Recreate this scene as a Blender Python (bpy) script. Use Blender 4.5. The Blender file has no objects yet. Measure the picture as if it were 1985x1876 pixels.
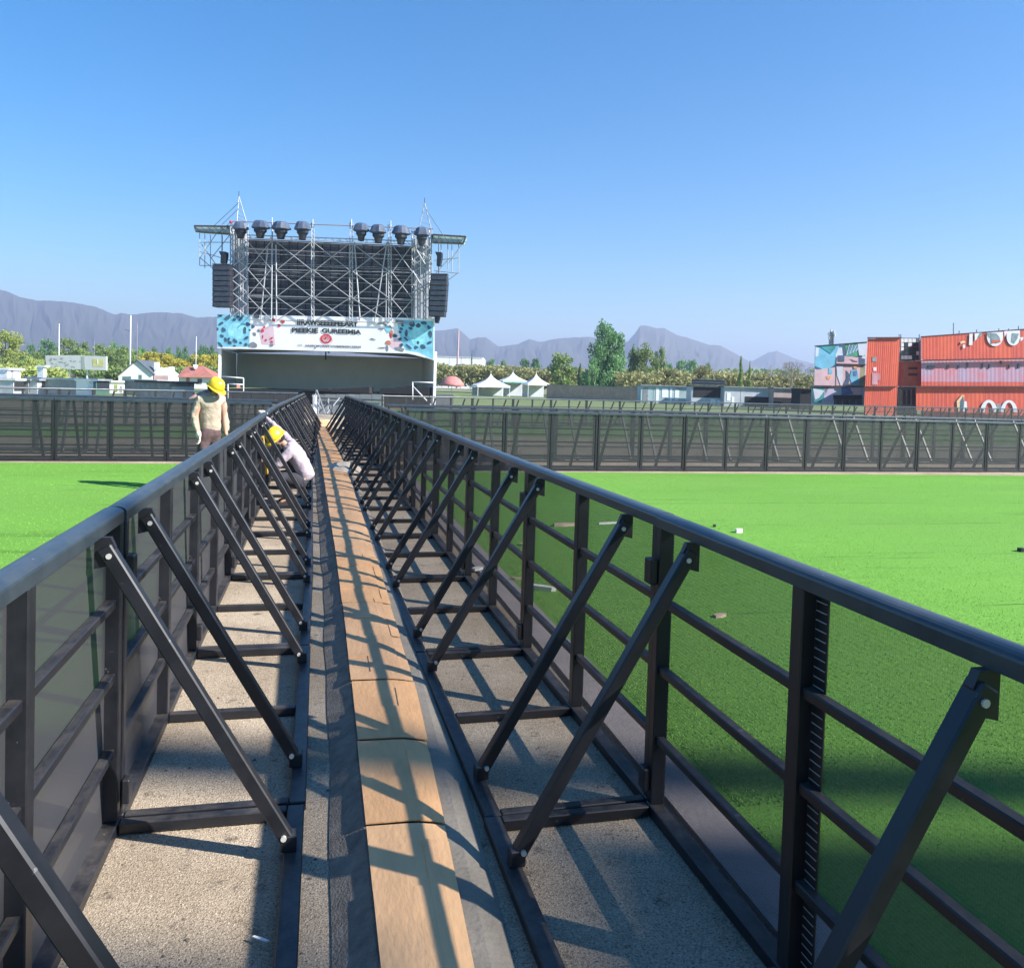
import bpy, bmesh, math, random
from mathutils import Vector, Matrix, noise
R_ = random.Random(7)
rad = math.radians
SC = bpy.context.scene
COL = SC.collection

# ------------------------------------------------------------------ camera
FPX, PW, PH = 1600.0, 1985.0, 1876.0           # focal length and frame of the photograph, in the same pixels
YAW, PITCH, ROLL, CH = rad(13.0959), rad(2.0), rad(1.8), 1.70
CY = 748 + FPX*math.tan(PITCH)
fw = Vector((math.sin(YAW)*math.cos(PITCH), math.cos(YAW)*math.cos(PITCH), -math.sin(PITCH)))
rt = Vector((math.cos(YAW), -math.sin(YAW), 0)); up = rt.cross(fw)
RT = math.cos(ROLL)*rt + math.sin(ROLL)*up; UP = -math.sin(ROLL)*rt + math.cos(ROLL)*up
CAM = Vector((0, 0, CH))
cd = bpy.data.cameras.new('camera'); cam = bpy.data.objects.new('camera', cd); COL.objects.link(cam)
cd.sensor_width = 36; cd.sensor_fit = 'HORIZONTAL'; cd.lens = FPX/PW*36
cd.shift_y = -(PH/2-CY)/PW; cd.clip_start = .05; cd.clip_end = 20000
M = Matrix((RT, UP, -fw)).transposed().to_4x4(); M.translation = CAM; cam.matrix_world = M
SC.camera = cam

# ------------------------------------------------------------------ sky, sun, exposure
HAZE = .00036
SUN = Vector((1.26, -.80, 1.0)).normalized()     # direction towards the sun
w = bpy.data.worlds.new('World'); SC.world = w; w.use_nodes = True
wn, wl = w.node_tree.nodes, w.node_tree.links
bg = wn['Background']; sky = wn.new('ShaderNodeTexSky'); sky.sky_type = 'NISHITA'; sky.sun_disc = False
sky.sun_elevation = math.asin(SUN.z); sky.sun_rotation = math.atan2(SUN.x, SUN.y)
sky.air_density = 1.0; sky.dust_density = .1; sky.ozone_density = 3.0; sky.altitude = 0
hs = wn.new('ShaderNodeHueSaturation'); hs.inputs['Saturation'].default_value = 1.46; hs.inputs['Hue'].default_value = .5
wl.new(sky.outputs[0], hs.inputs['Color']); wl.new(hs.outputs[0], bg.inputs[0]); bg.inputs[1].default_value = .09
sl = bpy.data.lights.new('sun', 'SUN'); sl.energy = 5.0; sl.angle = rad(.53); sl.color = (1, .945, .88)
so = bpy.data.objects.new('sun', sl); COL.objects.link(so); so.rotation_euler = (-SUN).to_track_quat('-Z', 'Y').to_euler()
SC.view_settings.view_transform = 'Standard'; SC.view_settings.look = 'None'
SC.view_settings.exposure = 1.18; SC.view_settings.gamma = 1; SC.view_settings.use_curve_mapping = False
SC.cycles.transparent_max_bounces = 24; SC.cycles.max_bounces = 6; SC.cycles.use_denoising = True

# ------------------------------------------------------------------ helpers
def ray(x, y): return fw + RT*((x-PW/2)/FPX) - UP*((y-CY)/FPX)
def pt(x, y, D): return CAM + ray(x, y)*D            # D: metres along the view axis
def gz(x, y, z=0.0):
    d = ray(x, y); return CAM + d*((z-CH)/d.z)
def back(x, d):
    q = ray(x, 700); return Vector((q.x, q.y, 0)).normalized()*d
class Wall:                                             # a vertical plane through two ground points
    def __init__(s, a, b):
        s.a = Vector((a[0], a[1], 0)); s.b = Vector((b[0], b[1], 0)); s.u = (s.b-s.a).normalized()
        s.n = Vector((-s.u.y, s.u.x, 0))
        if s.n.y < 0: s.n = -s.n                        # n points away from the viewer
    def p(s, x, y, off=0.0):
        d = ray(x, y); o = s.a + s.n*off
        return CAM + d*((o-CAM).dot(s.n)/d.dot(s.n))
def srgb(r, g, b):
    f = lambda c: c/12.92 if c <= .04045 else ((c+.055)/1.055)**2.4
    return (f(r/255), f(g/255), f(b/255), 1)
def c4(c): return (c[0], c[1], c[2], 1)

def mat(name, col, rough=.6, metal=0.0, var=.0, scale=8.0, bump=0.0, bscale=60.0, col2=None, spec=None, stretch=None, dirt=None):
    m = bpy.data.materials.new(name); m.use_nodes = True; n, l = m.node_tree.nodes, m.node_tree.links
    b = n['Principled BSDF']; b.inputs['Base Color'].default_value = c4(col); b.inputs['Roughness'].default_value = rough
    b.inputs['Metallic'].default_value = metal
    if spec is not None: b.inputs['Specular IOR Level'].default_value = spec
    if var or col2 or bump:
        tc = n.new('ShaderNodeTexCoord'); mp = n.new('ShaderNodeMapping'); l.new(tc.outputs['Object'], mp.inputs[0])
        if stretch: mp.inputs['Scale'].default_value = stretch
    if var or col2:
        nz = n.new('ShaderNodeTexNoise'); nz.inputs['Scale'].default_value = scale; nz.inputs['Detail'].default_value = 6
        nz.inputs['Roughness'].default_value = .65
        l.new(mp.outputs[0], nz.inputs['Vector'])
        cr = n.new('ShaderNodeValToRGB'); cr.color_ramp.elements[0].position = .3; cr.color_ramp.elements[1].position = .7
        a = col; c = col2 if col2 else [min(1, x*(1+var)) for x in col[:3]]
        if not col2: a = [x*(1-var) for x in col[:3]]
        cr.color_ramp.elements[0].color = c4(a); cr.color_ramp.elements[1].color = c4(c)
        l.new(nz.outputs[0], cr.inputs[0]); l.new(cr.outputs[0], b.inputs['Base Color'])
    if bump:
        n2 = n.new('ShaderNodeTexNoise'); n2.inputs['Scale'].default_value = bscale; n2.inputs['Detail'].default_value = 4
        l.new(mp.outputs[0], n2.inputs['Vector']); bp = n.new('ShaderNodeBump'); bp.inputs['Strength'].default_value = bump
        bp.inputs['Distance'].default_value = .02; l.new(n2.outputs[0], bp.inputs['Height']); l.new(bp.outputs[0], b.inputs['Normal'])
    return m

class MB:
    def __init__(s): s.v = []; s.f = []
    def quad(s, *p):
        i = len(s.v); s.v += [Vector(q) for q in p]; s.f.append(tuple(range(i, i+len(p)))); return s
    def hexa(s, p):                                     # 8 corners: 4 bottom, 4 top (same order)
        i = len(s.v); s.v += [Vector(q) for q in p]
        s.f += [(i+3, i+2, i+1, i), (i+4, i+5, i+6, i+7)] + [(i+k, i+(k+1) % 4, i+4+(k+1) % 4, i+4+k) for k in range(4)]; return s
    def box(s, a, b):
        (x0, y0, z0), (x1, y1, z1) = a, b
        return s.hexa([(x0, y0, z0), (x1, y0, z0), (x1, y1, z0), (x0, y1, z0), (x0, y0, z1), (x1, y0, z1), (x1, y1, z1), (x0, y1, z1)])
    def bar(s, p, q, w, h, upv=(0, 0, 1)):              # square bar from p to q, w sideways, h along upv
        p, q = Vector(p), Vector(q); d = (q-p).normalized(); u = Vector(upv)
        if abs(d.dot(u)) > .99: u = Vector((0, 1, 0))
        sd = d.cross(u).normalized(); u = sd.cross(d)
        a, b = sd*w/2, u*h/2
        return s.hexa([p-a-b, p+a-b, q+a-b, q-a-b, p-a+b, p+a+b, q+a+b, q-a+b])
    def tube(s, p, q, r, n=6, r2=None, cap=True):
        p, q = Vector(p), Vector(q); d = (q-p).normalized(); u = Vector((0, 0, 1)) if abs(d.z) < .9 else Vector((1, 0, 0))
        a = d.cross(u).normalized(); b = d.cross(a); r2 = r if r2 is None else r2; i = len(s.v)
        for c, rr in ((p, r), (q, r2)):
            for k in range(n):
                t = 2*math.pi*k/n; s.v.append(c + a*math.cos(t)*rr + b*math.sin(t)*rr)
        for k in range(n): s.f.append((i+k, i+(k+1) % n, i+n+(k+1) % n, i+n+k))
        if cap: s.f.append(tuple(i+k for k in reversed(range(n)))); s.f.append(tuple(i+n+k for k in range(n)))
        return s
    def prism(s, pts, d):                               # polygon pts pushed along d
        d = Vector(d); i = len(s.v); n = len(pts); s.v += [Vector(p) for p in pts] + [Vector(p)+d for p in pts]
        s.f.append(tuple(range(i, i+n))); s.f.append(tuple(reversed(range(i+n, i+2*n))))
        for k in range(n): s.f.append((i+k, i+n+k, i+n+(k+1) % n, i+(k+1) % n))
        return s
    def lathe(s, c, prof, n=16):                        # prof: (r,z)
        i = len(s.v); c = Vector(c)
        for r, z in prof:
            for k in range(n):
                t = 2*math.pi*k/n; s.v.append(c+Vector((r*math.cos(t), r*math.sin(t), z)))
        for j in range(len(prof)-1):
            for k in range(n): s.f.append((i+j*n+k, i+j*n+(k+1) % n, i+(j+1)*n+(k+1) % n, i+(j+1)*n+k))
        return s
    def mesh(s, name, m=None, smooth=False, org=(0, 0, 0)):
        me = bpy.data.meshes.new(name); o = Vector(org); me.from_pydata([tuple(v-o) for v in s.v], [], s.f)
        bm = bmesh.new(); bm.from_mesh(me); bmesh.ops.recalc_face_normals(bm, faces=bm.faces); bm.to_mesh(me); bm.free()
        if m: me.materials.append(m)
        if smooth:
            for p in me.polygons: p.use_smooth = True
        return me
def obj(name, me, parent=None, loc=None):
    o = bpy.data.objects.new(name, me); COL.objects.link(o)
    if parent: o.parent = parent
    if loc is not None: o.location = loc
    return o
def wo(parent):                                          # position of a thing (part meshes are stored relative to it)
    v = Vector((0, 0, 0))
    while parent is not None: v += Vector(parent.location); parent = parent.parent
    return v
def part(name, mb, m, parent, smooth=False, bev=0):
    o = obj(name, mb.mesh(name, m, smooth, wo(parent)), parent)
    if bev:
        md = o.modifiers.new('bevel', 'BEVEL'); md.width = bev; md.segments = 2; md.limit_method = 'ANGLE'
    return o
def thing(name, label, cat, loc, group=None):
    o = bpy.data.objects.new(name, None); COL.objects.link(o); o.location = loc; o.empty_display_size = .2
    tag(o, label, cat, group); return o
def tag(o, label, cat, group=None):
    o['label'] = label; o['category'] = cat
    if group: o['group'] = group
    return o
def solo(name, mb, m, label, cat, loc=(0, 0, 0), group=None, smooth=False):
    o = obj(name, mb.mesh(name, m, smooth, loc), None, loc); return tag(o, label, cat, group)
def struct(name, mb, m, smooth=False, loc=(0, 0, 0)):
    o = obj(name, mb.mesh(name, m, smooth, loc), None, loc); o['kind'] = 'structure'; return o
def dup(o, parent=None):
    c = o.copy(); COL.objects.link(c)
    if parent is not None: c.parent = parent; c.matrix_parent_inverse = Matrix()
    for ch in o.children: dup(ch, c)
    return c
ORD = ['nearest', 'second', 'third', 'fourth', 'fifth', 'sixth', 'seventh', 'eighth', 'ninth', 'tenth', 'eleventh', 'twelfth', 'thirteenth',
       'fourteenth', 'fifteenth', 'sixteenth', 'seventeenth', 'eighteenth', 'nineteenth', 'twentieth', 'twenty-first', 'twenty-second',
       'twenty-third', 'twenty-fourth', 'twenty-fifth', 'twenty-sixth', 'twenty-seventh', 'twenty-eighth', 'twenty-ninth', 'thirtieth']

# ------------------------------------------------------------------ materials
def metal_mat(name, col, col2, rough, dust=.75):
    m = bpy.data.materials.new(name); m.use_nodes = True; n, l = m.node_tree.nodes, m.node_tree.links
    b = n['Principled BSDF']; tc = n.new('ShaderNodeTexCoord')
    n1 = n.new('ShaderNodeTexNoise'); n1.inputs['Scale'].default_value = 5; n1.inputs['Detail'].default_value = 8; n1.inputs['Roughness'].default_value = .7
    l.new(tc.outputs['Object'], n1.inputs['Vector'])
    r1 = n.new('ShaderNodeValToRGB'); r1.color_ramp.elements[0].color = c4(col); r1.color_ramp.elements[1].color = c4(col2)
    r1.color_ramp.elements[0].position = .35; r1.color_ramp.elements[1].position = .75
    l.new(n1.outputs[0], r1.inputs[0])
    n2 = n.new('ShaderNodeTexNoise'); n2.inputs['Scale'].default_value = 14; n2.inputs['Detail'].default_value = 10; n2.inputs['Roughness'].default_value = .8
    l.new(tc.outputs['Object'], n2.inputs['Vector'])
    r2 = n.new('ShaderNodeValToRGB'); r2.color_ramp.elements[0].position = .645; r2.color_ramp.elements[1].position = .67
    l.new(n2.outputs[0], r2.inputs[0])
    mx = n.new('ShaderNodeMix'); mx.data_type = 'RGBA'; l.new(r2.outputs[0], mx.inputs[0]); l.new(r1.outputs[0], mx.inputs[6]); mx.inputs[7].default_value = (.22, .22, .24, 1)
    ge = n.new('ShaderNodeNewGeometry'); sx = n.new('ShaderNodeSeparateXYZ'); l.new(ge.outputs['Normal'], sx.inputs[0])
    mr = n.new('ShaderNodeMapRange'); mr.inputs[1].default_value = .55; mr.inputs[2].default_value = 1; mr.inputs[3].default_value = 0; mr.inputs[4].default_value = dust; l.new(sx.outputs[2], mr.inputs[0])
    dn = n.new('ShaderNodeTexNoise'); dn.inputs['Scale'].default_value = 9; dn.inputs['Detail'].default_value = 9; dn.inputs['Roughness'].default_value = .75; l.new(tc.outputs['Object'], dn.inputs['Vector'])
    dr = n.new('ShaderNodeMapRange'); dr.inputs[1].default_value = .38; dr.inputs[2].default_value = .66; l.new(dn.outputs[0], dr.inputs[0])
    dm = n.new('ShaderNodeMath'); dm.operation = 'MULTIPLY'; l.new(mr.outputs[0], dm.inputs[0]); l.new(dr.outputs[0], dm.inputs[1])
    m5 = n.new('ShaderNodeMix'); m5.data_type = 'RGBA'; l.new(dm.outputs[0], m5.inputs[0]); l.new(mx.outputs[2], m5.inputs[6]); m5.inputs[7].default_value = (0.160, 0.140, 0.120, 1)
    l.new(m5.outputs[2], b.inputs['Base Color'])
    r3 = n.new('ShaderNodeMapRange'); r3.inputs[3].default_value = rough-.1; r3.inputs[4].default_value = rough+.2
    l.new(n1.outputs[0], r3.inputs[0]); l.new(r3.outputs[0], b.inputs['Roughness'])
    return m
M_steel = metal_mat('black painted steel', (.007, .008, .011), (.019, .020, .025), .36, .42)
M_rail = metal_mat('dark blue grey rail paint', (.020, .032, .042), (.045, .062, .075), .27, .22)
M_bolt = mat('zinc bolt', (.62, .6, .55), .4, .3)
def mesh_mat(lo, hi):
    m = bpy.data.materials.new('black expanded metal mesh'); m.use_nodes = True; n, l = m.node_tree.nodes, m.node_tree.links
    b = n['Principled BSDF']; b.inputs['Base Color'].default_value = (.048, .048, .054, 1); b.inputs['Roughness'].default_value = .5
    tc = n.new('ShaderNodeTexCoord'); mp = n.new('ShaderNodeMapping'); mp.inputs['Scale'].default_value = (1, 1, .62); l.new(tc.outputs['Object'], mp.inputs[0])
    v = n.new('ShaderNodeTexVoronoi'); v.feature = 'DISTANCE_TO_EDGE'; v.inputs['Scale'].default_value = 130; v.inputs['Randomness'].default_value = .3
    l.new(mp.outputs[0], v.inputs['Vector'])
    lw = n.new('ShaderNodeLayerWeight'); lw.inputs[0].default_value = .5
    pw = n.new('ShaderNodeMath'); pw.operation = 'POWER'; l.new(lw.outputs['Facing'], pw.inputs[0]); pw.inputs[1].default_value = 2.0
    th = n.new('ShaderNodeMapRange'); th.inputs[3].default_value = lo; th.inputs[4].default_value = hi; pw.inputs[1].default_value = 1.5; l.new(pw.outputs[0], th.inputs[0])
    pt_ = n.new('ShaderNodeMapRange'); pt_.inputs[1].default_value = .0; pt_.inputs[2].default_value = .4; pt_.inputs[3].default_value = .055; pt_.inputs[4].default_value = -.055
    l.new(v.outputs['Distance'], pt_.inputs[0])
    ad = n.new('ShaderNodeMath'); ad.use_clamp = True; l.new(th.outputs[0], ad.inputs[0]); l.new(pt_.outputs[0], ad.inputs[1])
    tr = n.new('ShaderNodeBsdfTransparent'); mx = n.new('ShaderNodeMixShader'); l.new(ad.outputs[0], mx.inputs[0])
    l.new(tr.outputs[0], mx.inputs[1]); l.new(b.outputs[0], mx.inputs[2]); l.new(mx.outputs[0], n['Material Output'].inputs[0])
    return m
M_mesh = mesh_mat(.50, .90); M_mesh2 = mesh_mat(.24, .6); M_mesh3 = mesh_mat(.66, .95); M_mesh3.node_tree.nodes['Principled BSDF'].inputs['Base Color'].default_value = (.022, .026, .028, 1); M_mesh4 = mesh_mat(.60, .96)


def gravel_mat(name, a, b_, dark):
    m = bpy.data.materials.new(name); m.use_nodes = True; n, l = m.node_tree.nodes, m.node_tree.links
    b = n['Principled BSDF']; b.inputs['Roughness'].default_value = .95; b.inputs['Specular IOR Level'].default_value = .2
    tc = n.new('ShaderNodeTexCoord')
    def nz(s, d=6, r=.6):
        q = n.new('ShaderNodeTexNoise'); q.inputs['Scale'].default_value = s; q.inputs['Detail'].default_value = d; q.inputs['Roughness'].default_value = r
        l.new(tc.outputs['Object'], q.inputs['Vector']); return q
    big = nz(1.1); fine = nz(120, 5, .75); mid = nz(9, 8, .8)
    r1 = n.new('ShaderNodeValToRGB'); r1.color_ramp.elements[0].color = c4(a); r1.color_ramp.elements[1].color = c4(b_)
    r1.color_ramp.elements[0].position = .4; r1.color_ramp.elements[1].position = .6; l.new(big.outputs[0], r1.inputs[0])
    vo = n.new('ShaderNodeTexVoronoi'); vo.inputs['Scale'].default_value = 190; l.new(tc.outputs['Object'], vo.inputs['Vector'])
    r4 = n.new('ShaderNodeValToRGB'); r4.color_ramp.elements[0].position = .0; r4.color_ramp.elements[0].color = (.55, .55, .55, 1)
    r4.color_ramp.elements[1].position = 1; r4.color_ramp.elements[1].color = (1.15, 1.15, 1.15, 1)
    sp = n.new('ShaderNodeSeparateColor'); l.new(vo.outputs['Color'], sp.inputs[0]); l.new(sp.outputs[0], r4.inputs[0])
    mm = n.new('ShaderNodeMix'); mm.data_type = 'RGBA'; mm.blend_type = 'MULTIPLY'; mm.inputs[0].default_value = .75
    l.new(r1.outputs[0], mm.inputs[6]); l.new(r4.outputs[0], mm.inputs[7])
    r2 = n.new('ShaderNodeValToRGB'); r2.color_ramp.elements[0].position = .40; r2.color_ramp.elements[1].position = .47
    r2.color_ramp.elements[0].color = c4((1, 1, 1)); r2.color_ramp.elements[1].color = (0, 0, 0, 1); l.new(fine.outputs[0], r2.inputs[0])
    m2 = n.new('ShaderNodeMix'); m2.data_type = 'RGBA'; l.new(r2.outputs[0], m2.inputs[0]); l.new(mm.outputs[2], m2.inputs[6]); m2.inputs[7].default_value = c4(dark)
    r5 = n.new('ShaderNodeValToRGB'); r5.color_ramp.elements[0].position = .35; r5.color_ramp.elements[1].position = .44
    r5.color_ramp.elements[0].color = (1, 1, 1, 1); r5.color_ramp.elements[1].color = (0, 0, 0, 1); l.new(mid.outputs[0], r5.inputs[0])
    m3 = n.new('ShaderNodeMix'); m3.data_type = 'RGBA'; l.new(r5.outputs[0], m3.inputs[0]); l.new(m2.outputs[2], m3.inputs[6]); m3.inputs[7].default_value = c4(dark)
    l.new(m3.outputs[2], b.inputs['Base Color'])
    bp = n.new('ShaderNodeBump'); bp.inputs['Strength'].default_value = .5; bp.inputs['Distance'].default_value = .006
    ad = n.new('ShaderNodeMath'); l.new(vo.outputs['Distance'], ad.inputs[0]); l.new(fine.outputs[0], ad.inputs[1]); l.new(ad.outputs[0], bp.inputs['Height'])
    l.new(bp.outputs[0], b.inputs['Normal'])
    return m
M_gravel = gravel_mat('pale compacted gravel', (0.380, 0.304, 0.217), (0.517, 0.426, 0.315), (0.129, 0.103, 0.076))
M_dirt = mat('dry earth', (.30, .25, .18), .95, 0, 0, .05, .3, 3, col2=(.20, .24, .10))

def turf_mat():
    m = bpy.data.materials.new('green painted turf'); m.use_nodes = True; n, l = m.node_tree.nodes, m.node_tree.links
    b = n['Principled BSDF']; b.inputs['Roughness'].default_value = .9; b.inputs['Specular IOR Level'].default_value = .15
    tc = n.new('ShaderNodeTexCoord')
    def nz(s, sc=(1, 1, 1), d=5, r=.6):
        mp = n.new('ShaderNodeMapping'); mp.inputs['Scale'].default_value = sc; l.new(tc.outputs['Object'], mp.inputs[0])
        q = n.new('ShaderNodeTexNoise'); q.inputs['Scale'].default_value = s; q.inputs['Detail'].default_value = d; q.inputs['Roughness'].default_value = r
        l.new(mp.outputs[0], q.inputs['Vector']); return q
    a = nz(.5, (.4, 1, 1)); f = nz(45, d=6, r=.8); s = nz(1.6, (.16, 1.3, 1), 6, .62)
    r1 = n.new('ShaderNodeValToRGB'); r1.color_ramp.elements[0].color = (0.123, 0.293, 0.043, 1); r1.color_ramp.elements[1].color = (0.149, 0.343, 0.051, 1)
    r1.color_ramp.elements[0].position = .3; r1.color_ramp.elements[1].position = .7; l.new(a.outputs[0], r1.inputs[0])
    r2 = n.new('ShaderNodeValToRGB'); r2.color_ramp.elements[0].color = (.75, .75, .75, 1); r2.color_ramp.elements[1].color = (1.12, 1.12, 1.12, 1)
    r2.color_ramp.elements[0].position = .3; r2.color_ramp.elements[1].position = .65; l.new(f.outputs[0], r2.inputs[0])
    m1 = n.new('ShaderNodeMix'); m1.data_type = 'RGBA'; m1.blend_type = 'MULTIPLY'; m1.inputs[0].default_value = 1
    l.new(r1.outputs[0], m1.inputs[6]); l.new(r2.outputs[0], m1.inputs[7])
    r3 = n.new('ShaderNodeValToRGB'); r3.color_ramp.elements[0].color = (.70, .72, .70, 1); r3.color_ramp.elements[1].color = (1, 1, 1, 1)
    r3.color_ramp.elements[0].position = .31; r3.color_ramp.elements[1].position = .39; l.new(s.outputs[0], r3.inputs[0])
    m2 = n.new('ShaderNodeMix'); m2.data_type = 'RGBA'; m2.blend_type = 'MULTIPLY'; m2.inputs[0].default_value = 1
    l.new(m1.outputs[2], m2.inputs[6]); l.new(r3.outputs[0], m2.inputs[7]); l.new(m2.outputs[2], b.inputs['Base Color'])
    sp = n.new('ShaderNodeSeparateXYZ'); l.new(tc.outputs['Object'], sp.inputs[0]); wob = nz(.7, (.5, .5, 1), 3)
    q1 = n.new('ShaderNodeMath'); q1.operation = 'MULTIPLY_ADD'; l.new(wob.outputs[0], q1.inputs[0]); q1.inputs[1].default_value = .22; l.new(sp.outputs[1], q1.inputs[2])
    q2 = n.new('ShaderNodeMath'); q2.operation = 'MULTIPLY'; l.new(q1.outputs[0], q2.inputs[0]); q2.inputs[1].default_value = .52
    q3 = n.new('ShaderNodeMath'); q3.operation = 'FRACT'; l.new(q2.outputs[0], q3.inputs[0])
    q4 = n.new('ShaderNodeMath'); q4.operation = 'LESS_THAN'; l.new(q3.outputs[0], q4.inputs[0]); q4.inputs[1].default_value = .018
    msk = nz(.9, (.45, 2, 1), 3); q5_ = n.new('ShaderNodeMapRange'); q5_.inputs[1].default_value = .50; q5_.inputs[2].default_value = .60; q5_.inputs[4].default_value = .62; l.new(msk.outputs[0], q5_.inputs[0])
    q6_ = n.new('ShaderNodeMath'); q6_.operation = 'MULTIPLY'; l.new(q4.outputs[0], q6_.inputs[0]); l.new(q5_.outputs[0], q6_.inputs[1])
    tint = nz(.22, (1, 1, 1), 4, .6); q7 = n.new('ShaderNodeMapRange'); q7.inputs[1].default_value = .45; q7.inputs[2].default_value = .7; q7.inputs[4].default_value = .55; l.new(tint.outputs[0], q7.inputs[0])
    m3 = n.new('ShaderNodeMix'); m3.data_type = 'RGBA'; l.new(q7.outputs[0], m3.inputs[0]); l.new(m2.outputs[2], m3.inputs[6]); m3.inputs[7].default_value = (0.148, 0.284, 0.060, 1)
    m4 = n.new('ShaderNodeMix'); m4.data_type = 'RGBA'; l.new(q6_.outputs[0], m4.inputs[0]); l.new(m3.outputs[2], m4.inputs[6]); m4.inputs[7].default_value = (.03, .08, .015, 1)
    l.new(m4.outputs[2], b.inputs['Base Color'])
    bp = n.new('ShaderNodeBump'); bp.inputs['Strength'].default_value = .5; bp.inputs['Distance'].default_value = .01
    l.new(f.outputs[0], bp.inputs['Height']); l.new(bp.outputs[0], b.inputs['Normal'])
    return m
M_turf = turf_mat()

# ------------------------------------------------------------------ the ground
def sheet(x0, y0, x1, y1, z):
    m = MB(); return m.quad((x0, y0, z), (x1, y0, z), (x1, y1, z), (x0, y1, z))
struct('ground', sheet(-7000, -3000, 7000, 9000, -.03), M_dirt)
struct('gravel_ground', sheet(-60, -12, 90, 58, .0), M_gravel)
def slab(x0, y0, x1, y1, h=.018): return MB().box((x0, y0, -.02), (x1, y1, h))
struct('turf_field', slab(1.66, -8, 60, 15.7), M_turf)
struct('turf_field', slab(-40, -8, -1.06, 16.7), M_turf)
struct('turf_field', slab(2.0, 27, 75, 50), M_turf)
struct('turf_field', slab(-40, 24, -2.0, 28.5), M_turf)
M_rough = mat('rough meadow grass', (.10, .17, .04), .95, 0, 0, .6, .4, 6, col2=(.20, .24, .08))
struct('meadow', sheet(-90, 58.2, 170, 200, -.01), M_rough)
M_kerb = mat('concrete edging', (.30, .27, .27), .9, 0, .15, 5, .2, 40)
struct('edge_strip', MB().box((1.43, -8, -.02), (1.655, 15.7, .022)), M_kerb)

def pebbles(name, x0, x1, y0, y1, n, m, smin, smax):
    mb = MB()
    for _ in range(n):
        x, y = R_.uniform(x0, x1), y0+(y1-y0)*R_.random()**1.7; s = R_.uniform(smin, smax)*R_.uniform(.5, 1); h = s*R_.uniform(.5, .9); a = R_.uniform(0, 3)
        i = len(mb.v); 
        for k in range(4): mb.v.append(Vector((x+s*math.cos(a+k*1.57)*R_.uniform(.7, 1.2), y+s*math.sin(a+k*1.57)*R_.uniform(.7, 1.2), 0)))
        mb.v.append(Vector((x+R_.uniform(-.3, .3)*s, y+R_.uniform(-.3, .3)*s, h))); mb.f += [(i+k, i+(k+1) % 4, i+4) for k in range(4)]
    o = obj(name, mb.mesh(name, m)); o['kind'] = 'stuff'; o['label'] = 'loose small stones on the gravel'; return o
M_stone = mat('loose stones', (0.312, 0.265, 0.211), .9, 0, 0, 30, 0, 1, col2=(.50, .43, .34)); M_stone2 = mat('dark loose stones', (.10, .085, .07), .9, 0, .3, 30)
pebbles('loose_stones', -.72, 1.34, 1.2, 9, 9000, M_stone, .002, .0055); pebbles('loose_stones', -.72, 1.34, 1.2, 9, 5000, M_stone2, .002, .005)
pebbles('loose_stones', -.72, .1, 1.2, 5, 60, M_stone2, .006, .013)

# ------------------------------------------------------------------ crowd barriers
L = 1.98
def rail_profile(x0, x1, y0, z0):
    m = MB(); pr = []
    for k in range(11):
        t = math.pi*k/10; pr.append((y0+.04*math.cos(t), z0+.035+.02*math.sin(t)))
    pr = [(y0+.04, z0)] + pr + [(y0-.04, z0)]
    m.prism([(x0, y, z) for y, z in pr], (x1-x0, 0, 0)); return m
G = {}
G['rail'] = rail_profile(.006, L-.006, .012, 1.155).mesh('top_rail', M_rail)
def bxm(n, a, b, m=M_steel):
    me = MB().box(a, b).mesh(n, m); bm = bmesh.new(); bm.from_mesh(me)
    bmesh.ops.bevel(bm, geom=bm.edges[:], offset=.004, segments=1, affect='EDGES'); bm.to_mesh(me); bm.free(); return me
G['post'] = bxm('post', (-.022, -.008, .05), (.022, .052, 1.157))
G['midpost'] = bxm('post', (-.028, -.008, .05), (.028, .052, 1.157))
G['mid'] = bxm('cross_rail', (.05, .004, -.016), (L-.05, .04, .016))
G['base'] = bxm('base_rail', (.008, -.006, .003), (L-.008, .055, .05))
G['toe'] = bxm('toe_bar', (.008, .655, .003), (L-.008, .72, .043))
G['cross'] = bxm('floor_bar', (-.022, .056, .003), (.022, .654, .045))
def brace_me():
    m = MB(); m.bar((0, .06, 1.125), (0, .67, .075), .048, .05, (1, 0, 0)); me = m.mesh('brace', M_steel)
    bm = bmesh.new(); bm.from_mesh(me); bmesh.ops.bevel(bm, geom=bm.edges[:], offset=.005, segments=1, affect='EDGES'); bm.to_mesh(me); bm.free(); return me
G['brace'] = brace_me()
G['gusset'] = MB().prism([(-.012, .03, 1.155), (-.012, .08, 1.155), (-.012, .095, 1.12), (-.012, .07, 1.06), (-.012, .03, 1.05)], (.024, 0, 0)).mesh('gusset', M_steel)
G['foot'] = bxm('brace_foot', (-.028, .645, .042), (.028, .70, .10))
G['bolt'] = MB().tube((-.030, .078, 1.095), (.030, .078, 1.095), .0095, 8).mesh('bolt', M_bolt)
G['bolt2'] = MB().tube((-.036, .655, .095), (.036, .655, .095), .010, 8).mesh('bolt', M_bolt)
G['latch'] = bxm('latch', (-.02, .053, .93), (.045, .085, 1.03))
G['latch2'] = bxm('latch', (-.02, .053, .10), (.04, .08, .19))
G['mesh'] = MB().quad((.03, .002, .03), (L-.03, .002, .03), (L-.03, .002, 1.16), (.03, .002, 1.16)).mesh('mesh_panel', M_mesh)
G['mesh2'] = MB().quad((.03, .002, .03), (L-.03, .002, .03), (L-.03, .002, 1.16), (.03, .002, 1.16)).mesh('mesh_panel', M_mesh2)
for k_, m_ in (('mesh3', M_mesh3), ('mesh4', M_mesh4)): G[k_] = G['mesh'].copy(); G[k_].materials.clear(); G[k_].materials.append(m_)
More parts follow.
